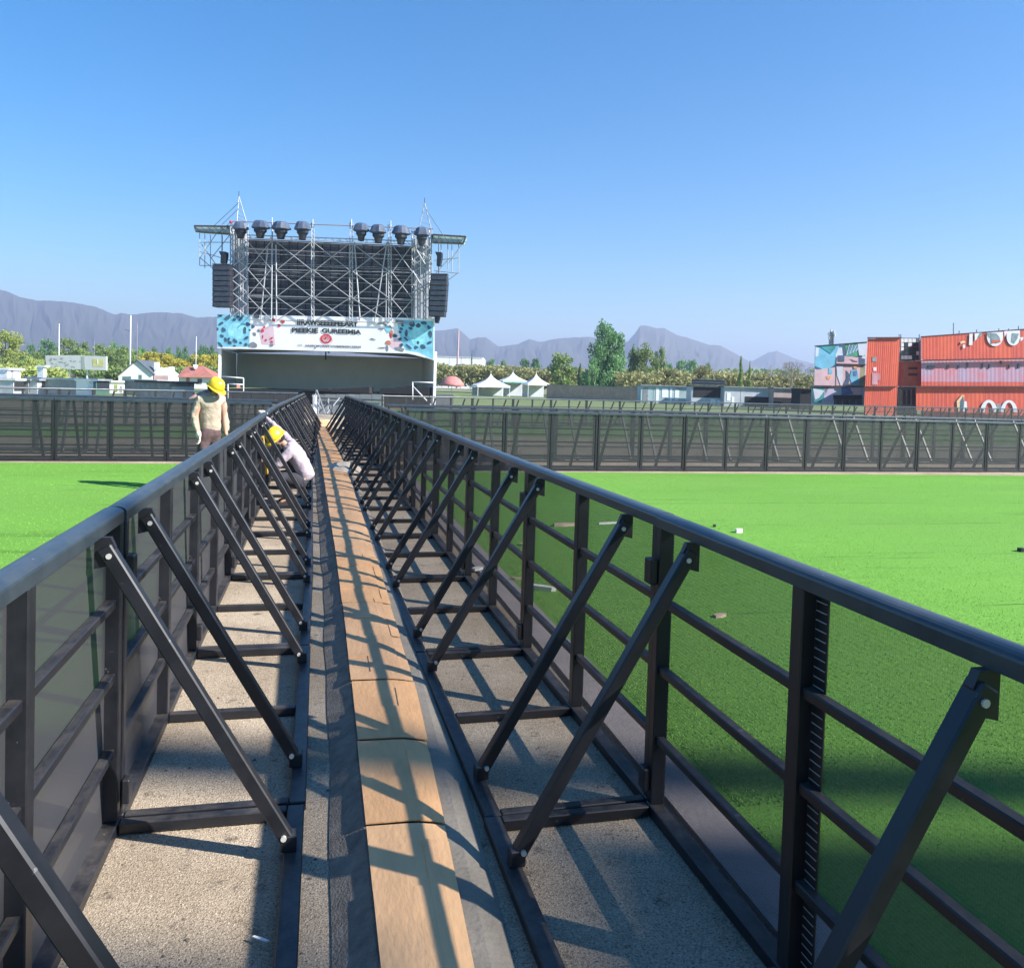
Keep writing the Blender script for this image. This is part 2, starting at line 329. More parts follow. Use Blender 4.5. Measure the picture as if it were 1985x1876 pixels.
def barrier(simple=False):
    t = thing('crowd_barrier', 'x', 'barrier', (0, 0, 0), 'x')
    def p(n, k, x=0.0, par=t):
        o = obj(n, G[k], par); o.location = (x, 0, 0); return o
    p('top_rail', 'rail'); p('base_rail', 'base'); p('toe_bar', 'toe'); p('mesh_panel', 'mesh2' if simple else 'mesh')
    p('post', 'post', .028); p('post', 'midpost', L/2); p('post', 'post', L-.028)
    for z in (.862, .59, .31):
        o = p('cross_rail', 'mid'); o.location = (0, 0, z)
    for x in (.03, L/2, L-.03): p('floor_bar', 'cross', x)
    for x in (.315, L-.33):
        b = p('brace', 'brace', x)
        if not simple:
            p('gusset', 'gusset', 0, b); p('bolt', 'bolt', 0, b); p('brace_foot', 'foot', 0, b); p('bolt', 'bolt2', 0, b)
    if not simple: p('latch', 'latch', L-.02); p('latch', 'latch2', L-.02)
    return t
PROTO, PROTO2 = barrier(), barrier(True)
used = {True: False, False: False}
def place(x0, y0, ang, label, group, simple=False, tilt=0):
    pr = PROTO2 if simple else PROTO
    if used[simple]: o = dup(pr)
    else: o = pr; used[simple] = True
    o.location = (x0, y0, .002); o.rotation_euler = (0, 0, ang); o['label'] = label; o['group'] = group; return o
def run(poly, start, n, flip, lab, group, simple=False, jit=.004, first=0):
    """modules of 1.98 m end to end along a polyline of ground points; flip: braces on the right-hand side of travel"""
    pts = [Vector((a, b, 0)) for a, b in poly]
    def at(s):
        for a, b in zip(pts, pts[1:]):
            d = (b-a).length
            if s <= d or b is pts[-1]: return a+(b-a)*(s/d)
            s -= d
    for i in range(n):
        a, b = at(start+i*L), at(start+(i+1)*L)
        if flip: a, b = b, a
        ang = math.atan2(b.y-a.y, b.x-a.x)+R_.uniform(-jit, jit)
        place(a.x, a.y, ang, lab(i+first), group, simple)
# our own walkway: right side (inward = -X) travels away, left side (inward = +X)
run([(1.40, -.90), (1.375, 3.08), (1.33, 5.1), (1.30, 7.1), (1.20, 16.4), (1.19, 17.0)], 0, 9, False,
    lambda i: 'black mesh barrier section on the right side of the boarded walkway, %s from the camera' % ORD[i], 'barriers lining the walkway on the right')
run([(1.185, 16.95), (.84, 29.5)], 0, 6, False,
    lambda i: 'black barrier with braces lining the right of the far walkway, %s beyond the cross walkway' % (ORD[i] if i else 'first'), 'barriers lining the far walkway on the right')
run([(-.745, -.69), (-.745, 7), (-.80, 13), (-.82, 15.2)], 0, 8, True,
    lambda i: 'black mesh barrier section on the left side of the boarded walkway, %s from the camera' % ORD[i], 'barriers lining the walkway on the left')
run([(-.83, 15.2), (-.60, 31.5)], .0, 8, True,
    lambda i: 'black barrier with braces lining the left of the far walkway, %s beyond the crouching worker' % (ORD[i] if i else 'first'), 'barriers lining the far walkway on the left')
near = [o for o in SC.objects if o.get('label', '').startswith('black mesh barrier section on the right side') and ('nearest' in o['label'] or 'second' in o['label'])]
for o in near:
    sp = obj('slotted_strip', MB().box((L/2-.088, .006, .06), (L/2-.030, .010, 1.15)).mesh('slotted_strip', M_steel), o)
    for k in range(40): q = obj('slot', G.setdefault('slot', MB().box((L/2-.084, .0112, 0), (L/2-.034, .0122, .0025)).mesh('slot', M_alu) if False else MB().box((L/2-.084, .0112, 0), (L/2-.034, .0125, .0028)).mesh('slot', mat('bare wire', (.30, .33, .33), .5))), sp); q.location = (0, 0, .09+k*.0265)
# cross walkway, right: sheets face us (A) and far side with braces towards us (A2)
run([(1.62, 15.95), (24, 16.9)], 0, 10, False,
    lambda i: 'dark mesh barrier bordering the far side of the right turf, %s counted from the walkway' % (ORD[i] if i else 'first'), 'barriers along the right turf')
run([(1.45, 18.5), (28, 19.9)], 0, 13, True,
    lambda i: 'barrier with braces towards us behind the front row on the right, %s from the walkway' % (ORD[i] if i else 'first'), 'second row of barriers on the right')
run([(2.2, 30.6), (8, 33), (20, 38), (46, 47.5)], 0, 5, False,
    lambda i: 'far barrier behind the cross walkway on the right, %s from the centre' % (ORD[i] if i else 'first'), 'third row of barriers on the right', True)
run([(2.2, 30.6), (8, 33), (20, 38), (46, 47.5), (66, 55.5)], 5*L, 24, False,
    lambda i: 'far barrier in front of the meadow and red containers, %s from the centre' % ORD[i], 'third row of barriers on the right', True, first=5)
# left
run([(-.95, 17.45), (-16, 16.4)], 0, 6, True,
    lambda i: 'dark mesh barrier bordering the far side of the left turf, %s counted from the walkway' % (ORD[i] if i else 'first'), 'barriers along the left turf')
run([(-.95, 19.6), (-20, 18.4)], 0, 7, False,
    lambda i: 'barrier row behind the front barriers on the left, %s from the walkway' % (ORD[i] if i else 'first'), 'second row of barriers on the left')
run([(-.8, 31.2), (-4.2, 30), (-9, 26.6), (-16, 24)], 0, 8, True,
    lambda i: 'far barrier below the white houses on the left, %s from the stage end' % (ORD[i] if i else 'first'), 'third row of barriers on the left', True)

for o in list(SC.objects):
    if o.parent and o.name.startswith('mesh_panel') and o.data is G['mesh']:
        g_ = o.parent.get('group', '')
        if g_ in ('barriers along the right turf', 'second row of barriers on the right', 'barriers along the left turf', 'second row of barriers on the left'): o.data = G['mesh3']
        elif 'on the left' in g_: o.data = G['mesh4']
# ------------------------------------------------------------------ ridge with board walkway in the middle
def polyx(y, tab):
    for (a, xa), (b, xb) in zip(tab, tab[1:]):
        if y <= b: return xa+(xb-xa)*(y-a)/(b-a)
    return tab[-1][1]
LX = [(-3, .20), (5, .195), (8, .17), (12, .11), (34, -.19)]
RX = [(-3, .42), (2.1, .455), (3, .49), (4.5, .535), (8, .54), (12, .52), (34, .36)]
M_felt = mat('grey felt matting', (0.238, 0.204, 0.162), .95, 0, .35, 12, .6, 120)
M_mat = mat('worn grey rubber sheet', (0.289, 0.251, 0.196), .85, 0, .25, 3, .3, 60)
fe = MB(); rs = []
y = -2.0
while y < 34:
    wv = .006*math.sin(y*2.1)+.004*math.sin(y*5.3+1); xl, xr = polyx(y, LX), polyx(y, RX)
    rs.append([(xl-.125+wv, y, .006), (xl-.06+wv*.5, y, .040+wv*.6), (xl-.006, y, .074), (xl+.03, y, .075), (xr-.035, y, .060), (xr+.05, y, .048+wv*.6), (xr+.11+wv, y, .020), (xr+.135+wv*1.5, y, .005)])
    y += .12 if y < 8 else .4
for a, b in zip(rs, rs[1:]):
    for k in range(7): fe.quad(a[k], a[k+1], b[k+1], b[k])
bm_ = struct('cable_ramp_matting', fe, M_felt, True)
def split_mat(o):
    o.data.materials.append(M_mat)
    for p in o.data.polygons:
        if p.center.x > polyx(p.center.y, RX)-.03: p.material_index = 1
split_mat(bm_)
# the boards: one sheet each, slightly curved down at the right, real gaps and lifted ends
M_board = [mat('orange brown board %d' % k, c, .75, 0, .20, 4.5, .2, 60, stretch=(1, .35, 1)) for k, c in
           enumerate([(.76, .42, .19), (.78, .46, .225), (.72, .42, .21)])]
wk = thing('board_walkway', 'walkway of thin orange brown boards laid end to end between the barriers', 'walkway', (0, 0, 0))
ys = [-.9, .1, 1.1, 2.19, 2.975, 3.70, 4.455]; 
while ys[-1] < 33.6: ys.append(ys[-1]+R_.uniform(.72, .9))
for i, (a, b) in enumerate(zip(ys, ys[1:])):
    m = MB(); nn = 6; g = .006 if i % 2 else .009; lift = R_.uniform(.002, .010); ox, ox2 = R_.uniform(-.003, .003), R_.uniform(-.006, .006)
    def row(y, e):
        xl, xr = polyx(y, LX)+ox, polyx(y, RX)+ox2; o = []
        for k in range(nn+1):
            t = k/nn; x = xl+(xr-xl)*t; z = .087-.020*max(0, (t-.55)/.45)**1.7+e*(1-t)*1.0
            o.append(Vector((x, y, z)))
        return o
    rows = [row(a+g, lift), row(a+.12, .002), row((a+b)/2, 0), row(b-.12, .001), row(b-g, .001+.004*R_.random())]
    for r0, r1 in zip(rows, rows[1:]):
        for k in range(nn): m.quad(r0[k], r0[k+1], r1[k+1], r1[k])
    nt = len(m.v)
    me = m.mesh('board', M_board[R_.randrange(3)], False); o = obj('board', me, wk)
    sd = o.modifiers.new('thick', 'SOLIDIFY'); sd.thickness = .005; sd.offset = -1
M_tape = mat('dark tape', (.06, .055, .05), .6)
M_end = mat('pale stone', (.62, .54, .42), .9, 0, .1, 4)
struct('end_step', MB().box((-.45, 34.0, 0), (.75, 34.5, .09)), M_end)

sm = MB(); gx_, gy_ = 14, 12
for i in range(gx_):
    for j in range(gy_):
        u, v = i/(gx_-1), j/(gy_-1); rr = max(abs(u-.5), abs(v-.5))*2; h = .15*max(0, 1-((2*u-1)**2+(2*v-1)**2))*(1+.4*noise.noise(Vector((u*5, v*5, 0)))); sm.v.append(Vector((.02+.80*u+.05*noise.noise(Vector((v*4, 1, 0))), 14.7+2.3*v+.1*noise.noise(Vector((u*5, 3, 0))), .005+h)))
for i in range(gx_-1):
    for j in range(gy_-1): sm.f.append((i*gy_+j, (i+1)*gy_+j, (i+1)*gy_+j+1, i*gy_+j+1))
o = obj('spilled_sand', sm.mesh('spilled_sand', mat('pale sand', (.62, .52, .40), .95, 0, .15, 9, .5, 60), True)); o['kind'] = 'stuff'; o['label'] = 'pale sand spilled across the walkway boards'
import numpy as np
def blades(name, x0, x1, y0, y1, n, h, wd, m, seed, fall=1.0):
    g = np.random.default_rng(seed); x = x0+(x1-x0)*g.random(n)**fall; y = y0+(y1-y0)*g.random(n)**1.3; a = g.uniform(0, 6.283, n); w2_ = wd*g.uniform(.6, 1.2, n)/2; hh = h*g.uniform(.4, 1.2, n); lx, ly = g.normal(0, .6, n)*hh, g.normal(0, .6, n)*hh
    co = np.empty((n, 3, 3), 'f'); co[:, 0] = np.stack([x-np.cos(a)*w2_, y-np.sin(a)*w2_, np.full(n, .017)], 1); co[:, 1] = np.stack([x+np.cos(a)*w2_, y+np.sin(a)*w2_, np.full(n, .017)], 1); co[:, 2] = np.stack([x+lx, y+ly, .017+hh], 1)
    me = bpy.data.meshes.new(name); me.vertices.add(3*n); me.loops.add(3*n); me.polygons.add(n); me.vertices.foreach_set('co', co.ravel()); me.loops.foreach_set('vertex_index', np.arange(3*n, dtype='i'))
    me.polygons.foreach_set('loop_start', np.arange(0, 3*n, 3, dtype='i')); me.update(calc_edges=True); me.validate(); me.materials.append(m); o = obj(name, me); o['kind'] = 'stuff'; o['label'] = 'short green turf blades'
M_blade = mat('turf blades', (.16, .36, .045), .8, 0, 0, 25, 0, 1, col2=(.26, .49, .08))
blades('turf_grass', 1.68, 5.5, 1.0, 8, 90000, .009, .004, M_blade, 1, 1.3); blades('turf_grass', 1.7, 34, 3, 15.6, 230000, .009, .008, M_blade, 2, 1.8); blades('turf_grass', -1.1, -14, 2, 16.6, 110000, .011, .007, M_blade, 3, 1.5)

# ------------------------------------------------------------------ small rubbish on gravel and turf
M_wht = mat('white plastic', (.75, .75, .72), .5); M_wood = mat('pale wood', (.55, .42, .30), .8, 0, .2, 6)
M_black = mat('black plastic', (.012, .012, .014), .5)
def litter(name, p, size, ang, m, label, cat, tiltz=0):
    mb = MB(); sx, sy, sz = size; n = 6
    pts = [(-sx, -sy*.7, 0), (-sx*.3, -sy, 0), (sx*.8, -sy*.6, 0), (sx, sy*.5, 0), (sx*.1, sy, 0), (-sx*.9, sy*.6, 0)]
    mb.prism(pts, (sx*.05, 0, sz)); o = obj(name, mb.mesh(name, m)); o.location = (p.x, p.y, .019); o.rotation_euler = (0, tiltz, ang); tag(o, label, cat)
litter('plank', gz(1048, 1147), (.13, .035, .035), -.7, M_wht, 'white broken plank lying on the turf behind the right barrier', 'plank')
litter('plank', gz(1095, 1022), (.16, .06, .03), .1, M_wood, 'tan piece of wood lying on the right turf beside a white stick', 'plank')
litter('stick', gz(1178, 1018), (.14, .025, .02), .2, M_wht, 'thin white stick lying on the right turf beside the tan wood', 'stick')
litter('paper_scrap', gz(925, 1108), (.06, .04, .02), .6, M_wht, 'crumpled white scrap near the foot of the right barrier', 'scrap')
litter('paper_scrap', gz(1012, 1060), (.04, .03, .02), .9, M_wood, 'small pale scrap on turf behind the right barrier braces', 'scrap')
litter('paper_scrap', gz(1002, 1128), (.05, .02, .02), -.4, M_wood, 'flat tan chip on turf just left of the white plank', 'scrap')
litter('box', gz(1432, 1035), (.05, .03, .045), .2, M_wht, 'small white box on the turf just above the right top rail', 'box')
litter('pebble', gz(1385, 1024), (.02, .015, .03), .2, M_black, 'tiny black lump on the turf left of the small white box', 'lump')
litter('sprinkler_cap', gz(1979, 1072), (.04, .04, .04), .2, M_black, 'small black cap on the turf at the right edge', 'cap')
litter('stick', gz(505, 1832), (.03, .005, .004), -.6, M_wht, 'short pale stick on the gravel beside the left toe bar', 'stick')
litter('wood_chip', gz(1395, 1200), (.06, .03, .02), .3, M_wood, 'tan chip on the strip outside the right barrier', 'chip')

# ------------------------------------------------------------------ the stage
SW = Wall((-7.03, 60), (7.31, 55.2)); S = SW.p
M_canv = mat('grey canopy canvas', (.62, .66, .65), .85, 0, .06, .8)
M_white = mat('white painted steel', (.72, .74, .76), .5, .0, .1, 3)
M_pole = mat('grey white scaffold tube', (.42, .44, .47), .45, .2, .15, 4)
M_alu = mat('weathered aluminium', (.34, .36, .39), .45, .35, .15, 4)
M_dark = mat('dark stage cloth', (.02, .022, .026), .9)
M_dgrey = mat('dark grey panel', (.05, .055, .065), .6, 0, .3, 2)
base = S(630, 765); base.z = 0
cn = thing('stage_canopy', 'wide grey canvas stage canopy with open front under the printed banner', 'stage', base)
def hz(px, py, off=0): return S(px, py, off)
tl, tr_, bl, br = S(426, 676, .15), S(841, 697, .15), S(426, 762, .15), S(841, 768, .15)
for p in (bl, br): p.z = .9
dp = Vector((.25, 9, 0))
def quadthick(m, a, b, c, d, t=.08):
    nrm = (Vector(b)-Vector(a)).cross(Vector(d)-Vector(a)).normalized()*t
    m.hexa([a, b, c, d, Vector(a)+nrm, Vector(b)+nrm, Vector(c)+nrm, Vector(d)+nrm])
zt = tl.z
def V3(p, z): return Vector((p.x, p.y, z))
part('side_wall', MB().prism([V3(bl, .9), V3(tl, zt), V3(tl, zt)+dp, V3(bl, .9)+dp], SW.u*-.08), M_canv, cn)
part('side_wall', MB().prism([V3(br, .9), V3(br, zt), V3(br, zt)+dp, V3(br, .9)+dp], SW.u*.08), M_canv, cn)
part('back_wall', MB().prism([V3(bl, .9)+dp*.99, V3(br, .9)+dp*.99, V3(br, zt)+dp*.99, V3(bl, zt)+dp*.99], SW.n*.1), M_canv, cn)
mid = (bl+br)/2
rf = MB(); rf.prism([V3(bl, zt), V3(mid, zt+.35), V3(br, zt), V3(br, zt+.06), V3(mid, zt+.41), V3(bl, zt+.06)], dp); part('roof', rf, M_canv, cn)
part('ridge_beam', MB().bar(V3(mid, zt+.25), V3(mid, zt+.25)+dp, .12, .12), M_alu, cn)
part('ridge_post', MB().box((mid.x-.05, mid.y+8.5, zt-.35), (mid.x+.05, mid.y+8.6, zt+.3)), M_dgrey, cn)
vl = MB(); a0, a1 = V3(bl, zt-.05), V3(br, zt-.05)                 # curved valance corner pieces
vl.prism([a0, a0+SW.u*.9, a0+SW.u*1.6+Vector((0, 0, .14)), a0+Vector((0, 0, .2))], SW.n*.05)
vl.prism([a1+Vector((0, 0, -.35)), a1-SW.u*1.4, a1-SW.u*2.6+Vector((0, 0, .2)), a1+Vector((0, 0, .2))], SW.n*.05)
part('valance', vl, M_white, cn)
for p in (bl, br): part('corner_post', MB().box((p.x-.09, p.y-.3, 0), (p.x+.09, p.y-.12, zt+.2)), M_white, cn)
dk = MB(); q0, q1 = S(432, 770, .2), S(836, 770, .2)
dk.prism([V3(q0, .1), V3(q1, .1), V3(q1, .9), V3(q0, .9)], SW.n*9); part('deck', dk, M_dgrey, cn)
sk = MB(); n = 16
for k in range(n):
    a = V3(q0, .08)+(V3(q1, .08)-V3(q0, .08))*(k/n)-SW.n*.06; b = V3(q0, .08)+(V3(q1, .08)-V3(q0, .08))*((k+.96)/n)-SW.n*.06
    part('skirt_panel', MB().prism([a, b, b+Vector((0, 0, .8)), a+Vector((0, 0, .8))], SW.n*.03), M_dark, cn)
def mon(x0, x1, y0, y1, lab, skew=0):
    a, b = S(x0, y1, -.2), S(x1, y1, -.2); h0 = S(x0, y0+skew, -.2).z; h1 = S(x1, y0, -.2).z; z = .9
    m = MB(); m.prism([V3(a, z), V3(b, z), V3(b, h1), V3(a, h0)], SW.n*1.0); solo('stage_riser', m, M_dark, lab, 'riser', loc=V3(a, z))
mon(640, 716, 750.5, 758, 'low flat black riser on the left half of the stage floor', 4)
mon(736, 866-35, 751, 758, 'thin black riser on the middle of the stage floor', 2)
mon(948-1, 1046-210+110, 747, 758, 'x', 0) if False else None
m = MB(); a, b = S(950, 762, -.3), S(1046, 762, -.3)
# dark ramped boxes on the right and left of the deck
def ramp(x0, x1, yl, yr, lab):
    a, b = S(x0, 760, -.25), S(x1, 760, -.25); m = MB()
    m.prism([V3(a, .92), V3(b, .92), V3(b, S(x1, yr, -.25).z), V3(a, S(x0, yl, -.25).z)], SW.n*1.2); solo('stage_riser', m, M_dark, lab, 'riser', loc=V3(a, .92))
ramp(640-60, 640-2, 757, 753, 'low black riser at the left rear of the stage deck')
ramp(735, 800, 757, 746.5, 'black wedge riser rising towards the right end of the stage')

# stairs rails (white tube frames) at both stage ends
def frame(lines, label, off, r=.035, name='stair_handrail', cat='handrail'):
    P = [(S(*a, off), S(*b, off)) for a, b in lines]; t = thing(name, label, cat, V3(P[0][0], 0))
    for a, b in P: part('tube', MB().tube(a, b, r, 8), M_white, t, True)
    return t
f1 = frame([((429, 729.5), (472, 733)), ((472, 733), (472, 772)), ((442, 744), (472, 745.5)), ((442, 744), (442, 772))], 'white tube handrail frame at the left end of the stage', -2.5)
sg = S(462, 749, -2.6); part('notice', MB().box((sg.x-.1, sg.y-.02, sg.z-.12), (sg.x+.12, sg.y, sg.z+.1)), mat('faded red sign', (.6, .25, .2), .6), f1)
frame([((799, 740), (842, 742)), ((800, 740), (800, 775)), ((802, 750), (838, 788)), ((842, 742), (842, 776))], 'white tube handrail with sloping strut at the right end of the stage', -2.5)

# banner ---------------------------------------------------------------
BN = [(421, 609.5), (842, 617.5), (842, 687), (421, 675)]
bnl = S(630, 640, -.35)
ban = thing('banner', 'long white printed banner with blue mosaic ends across the stage front', 'banner', bnl)
M_bw = mat('banner white', (.88, .89, .92), .7, 0, .05, .5); M_bb = mat('banner light blue', (.22, .58, .74), .7, 0, .25, 2.2)
M_bd = mat('banner slate', (.05, .11, .16), .7, 0, .4, 3); M_br = mat('banner red', (.60, .06, .07), .7, 0, .4, 4); M_bp = mat('banner pink', (.75, .55, .62), .7, 0, .1, 2)
M_bg = mat('banner grey', (.22, .23, .25), .7, 0, .4, 3); M_ink = mat('banner ink', (.035, .045, .05), .7); M_bo = mat('banner orange', (.62, .22, .12), .7, 0, .3, 5)
part('cloth', MB().prism([S(421, 609.5, -.3), S(842, 617.5, -.3), S(842, 698, -.3), S(820, 691, -.3), S(790, 685.2, -.3), S(421, 675, -.3)], SW.n*.04), M_bw, ban)
Z0 = 540/1.3264; 
def bx(cx): return (540+cx/3.254)/1.3264            # coordinates read off an enlarged view of the banner
def by(cy): return (780+cy/3.254)/1.3264
lay = [0]
def blob(mb, cx, cy, rx, ry, n=9, rot=0, off=None, jag=.25):
    off = off if off is not None else -.305-.004*(1+(lay[0] % 5)); lay[0] += 1
    P = []
    for k in range(n):
        t = 2*math.pi*k/n; rr = 1+R_.uniform(-jag, jag); x = math.cos(t)*rx*rr; y = math.sin(t)*ry*rr
        P.append(S(bx(cx+x*math.cos(rot)-y*math.sin(rot)), by(cy+x*math.sin(rot)+y*math.cos(rot)), off))
    mb.prism(P, SW.n*.002)
def spoly(mb, pts, off): mb.prism([S(bx(a), by(b), off) for a, b in pts], SW.n*.002)
for P_ in ([(62, 92), (340, 98), (335, 200), (328, 365), (62, 365)], [(1560, 135), (1868, 150), (1868, 470), (1740, 410), (1640, 395), (1600, 330)]):
    m = MB(); spoly(m, P_, -.302); part('blue_ground_print', m, M_bb, ban)
M_cy = mat('banner cyan', (.30, .72, .84), .7, 0, .25, 3)
for a_ in ((230, 230, 75, 70), (1750, 260, 90, 85)):
    m = MB(); blob(m, *a_, 12, 0, -.3065); part('pale_medallion_print', m, M_cy, ban)
m = MB()
for (cx, cy, rx, ry, ro) in [(85, 105, 14, 8, 0), (145, 118, 32, 13, -.7), (203, 135, 17, 17, .1), (232, 112, 16, 12, 0), (262, 122, 35, 10, -.8), (92, 170, 24, 12, -.5), (112, 222, 17, 22, -.4),
                             (62, 215, 10, 14, 0), (100, 275, 18, 14, .4), (130, 305, 12, 22, .1), (165, 330, 20, 14, .9), (212, 315, 26, 14, .6), (155, 300, 10, 15, .4), (205, 356, 14, 9, .3), (255, 330, 14, 12, .5),
                             (317, 175, 17, 20, 0), (291, 228, 15, 32, 0), (305, 290, 22, 12, -.6), (330, 222, 10, 10, 0), (85, 345, 30, 9, .8), (360, 195, 15, 17, 0), (300, 345, 12, 14, 0),
                             (1690, 175, 28, 22, .4), (1745, 185, 20, 18, 0), (1790, 165, 26, 16, .2), (1830, 200, 20, 14, 1), (1845, 255, 17, 30, 0), (1640, 250, 13, 32, .1), (1600, 215, 16, 12, .4), (1545, 270, 20, 16, 0),
                             (1590, 300, 15, 14, .4), (1640, 300, 26, 8, .8), (1665, 365, 34, 9, .7), (1720, 370, 18, 15, 0), (1780, 365, 24, 18, .5), (1835, 330, 24, 12, -.6), (1590, 240, 14, 10, 0), (1600, 350, 14, 16, 0), (1740, 330, 14, 14, 0), (1680, 210, 18, 14, 0), (1610, 180, 12, 16, 0)]:
    m = MB(); blob(m, cx, cy, rx, ry, 8, ro); part('dark_mosaic_print', m, M_bd, ban)
m = MB()
for (cx, cy, rx, ry, ro) in [(385, 112, 34, 20, 0), (360, 345, 38, 24, .1), (370, 258, 18, 14, .7), (405, 230, 12, 14, 0), (515, 350, 16, 14, 0), (1590, 155, 46, 18, .1), (1360, 300, 26, 7, .2),
                             (1430, 215, 30, 6, 0), (1480, 375, 12, 28, 0), (1590, 385, 42, 18, .3), (1440, 372, 34, 5, 0), (1430, 165, 36, 7, -.3), (1465, 180, 26, 9, .7)]:
    m = MB(); blob(m, cx, cy, rx, ry, 8, ro); part('grey_print', m, M_bg, ban)
m = MB()
for (cx, cy, rx, ry, ro) in [(527, 138, 24, 14, .2), (608, 152, 20, 16, 0), (578, 188, 15, 14, 0), (440, 228, 14, 15, 0), (452, 200, 9, 13, .3), (440, 282, 6, 18, 0), (465, 308, 10, 8, 0), (515, 322, 14, 8, .4), (512, 292, 16, 8, -.5), (1510, 270, 9, 30, -.1)]:
    m = MB(); blob(m, cx, cy, rx, ry, 8, ro); part('red_print', m, M_br, ban)
for a_ in ((1505, 215, 14, 34, 8, -.15), (1490, 330, 24, 22, 8, .5), (1525, 245, 7, 20, 7)):
    m = MB(); blob(m, *a_); part('orange_print', m, M_bo, ban)
m = MB(); spoly(m, [(405, 210), (530, 185), (545, 350), (430, 345)], -.303); part('pink_wash_print', m, M_bp, ban); m = MB(); blob(m, 1560, 340, 60, 50, 9, 0, -.3035); part('pink_wash_print', m, M_bp, ban)
m = MB(); spoly(m, [(1460, 205), (1480, 178), (1520, 215), (1490, 250)], -.32); part('pale_shape_print', m, M_bb, ban)
# red seal: rings
def ring(mb, cx, cy, r0, r1, off, n=20, sq=.82):
    for k in range(n):
        a, b = 2*math.pi*k/n, 2*math.pi*(k+1)/n
        f = lambda r, t: S(bx(cx+r*math.cos(t)), by(cy+r*sq*math.sin(t)), off)
        mb.quad(f(r0, a), f(r1, a), f(r1, b), f(r0, b))
m = MB(); ring(m, 970, 297, 30, 49, -.315); ring(m, 970, 293, 17, 23, -.316); ring(m, 968, 292, 0, 11, -.3165); part('red_seal_print', m, M_br, ban)
m = MB(); ring(m, 976, 305, 49, 53, -.3145); ring(m, 970, 295, 23, 28, -.3155); part('pink_seal_print', m, M_bp, ban)
def text(body, x0, x1, yc0, yc1, m, parent, off, wall=S, bold=.012, name='lettering', squash=True):
    cu = bpy.data.curves.new(name, 'FONT'); cu.body = body; cu.size = 1; cu.offset = bold; cu.align_x = 'LEFT'
    o = bpy.data.objects.new(name, cu); COL.objects.link(o); bpy.context.view_layer.update()
    me = bpy.data.meshes.new_from_object(o.evaluated_get(bpy.context.evaluated_depsgraph_get())); bpy.data.objects.remove(o); bpy.data.curves.remove(cu)
    xs = [v.co.x for v in me.vertices]; yy = [v.co.y for v in me.vertices]; a, b, c, d = min(xs), max(xs), min(yy), max(yy); W0 = wo(parent)
    for v in me.vertices:
        u = (v.co.x-a)/(b-a); t = (v.co.y-c)/(d-c)
        px = x0+(x1-x0)*u; py = (yc0[1]+(yc1[1]-yc0[1])*u)*(1-t)+(yc0[0]+(yc1[0]-yc0[0])*u)*t
        v.co = wall(px, py, off)-W0
    me.materials.clear(); me.materials.append(m); return obj(name, me, parent)
tx = lambda a, b, y0, y1, s, o=-.33, bo=.03: text(s, bx(a), bx(b), (by(y0[0]), by(y0[1])), (by(y1[0]), by(y1[1])), M_ink, ban, o, bold=bo*1.6)
tx(728, 1236, (133, 182), (152, 197), 'I?RAWSEEEEFEEART')
tx(684, 905, (203, 246), (206, 250), 'PIEEKIE'); tx(935, 1265, (208, 248), (222, 262), 'GUREEIMIA')
tx(732, 774, (345, 356), (346, 357), 'CI-IA', bo=.02); tx(797, 1264, (346, 362), (358, 374), 'INNEEIOMITERFERTOWIMIESEIEERCEIERSIE', bo=.02); tx(870, 884, (370, 382), (370, 382), '8', bo=.02)
tx(432, 456, (118, 134), (118, 134), 'WII', bo=.0)

# LED screen ------------------------------------------------------------
M_led = mat('black led tile', (.028, .033, .05), .45, 0, .4, 1.5); M_led2 = mat('worn led tile', (.045, .047, .06), .5, 0, .5, 3)
scr = thing('led_screen', 'large dark video wall of small tiles behind the white scaffold', 'screen', S(640, 540, .6))
c00, c10, c11, c01 = (480, 463), (802, 477), (800, 622), (480, 612)
NX, NY = 20, 10
def bil(u, v, off):
    x = (c00[0]*(1-u)+c10[0]*u)*(1-v)+(c01[0]*(1-u)+c11[0]*u)*v; y = (c00[1]*(1-u)+c10[1]*u)*(1-v)+(c01[1]*(1-u)+c11[1]*u)*v
    return S(x, y, off)
part('backing', MB().prism([bil(0, 0, .62), bil(1, 0, .62), bil(1, 1, .62), bil(0, 1, .62)], SW.n*.25), M_black, scr)
for i in range(NX):
    for j in range(NY):
        g = .06; mb = MB().prism([bil((i+g)/NX, (j+g)/NY, .55+R_.uniform(-.01, .01)), bil((i+1-g)/NX, (j+g)/NY, .55), bil((i+1-g)/NX, (j+1-g)/NY, .55), bil((i+g)/NX, (j+1-g)/NY, .55)], SW.n*.06)
        part('tile', mb, M_led2 if R_.random() < .22 else M_led, scr)
hb = MB()
for v in (.02, .13, .19, .3, .33, .41, .46, .52, .64, .73, .76, .82, .9): 
    part('ledger', MB().tube(bil(.0, v+R_.uniform(-.005, .005), .45), bil(1, v+R_.uniform(-.005, .005), .45), .022, 5), M_alu, scr)

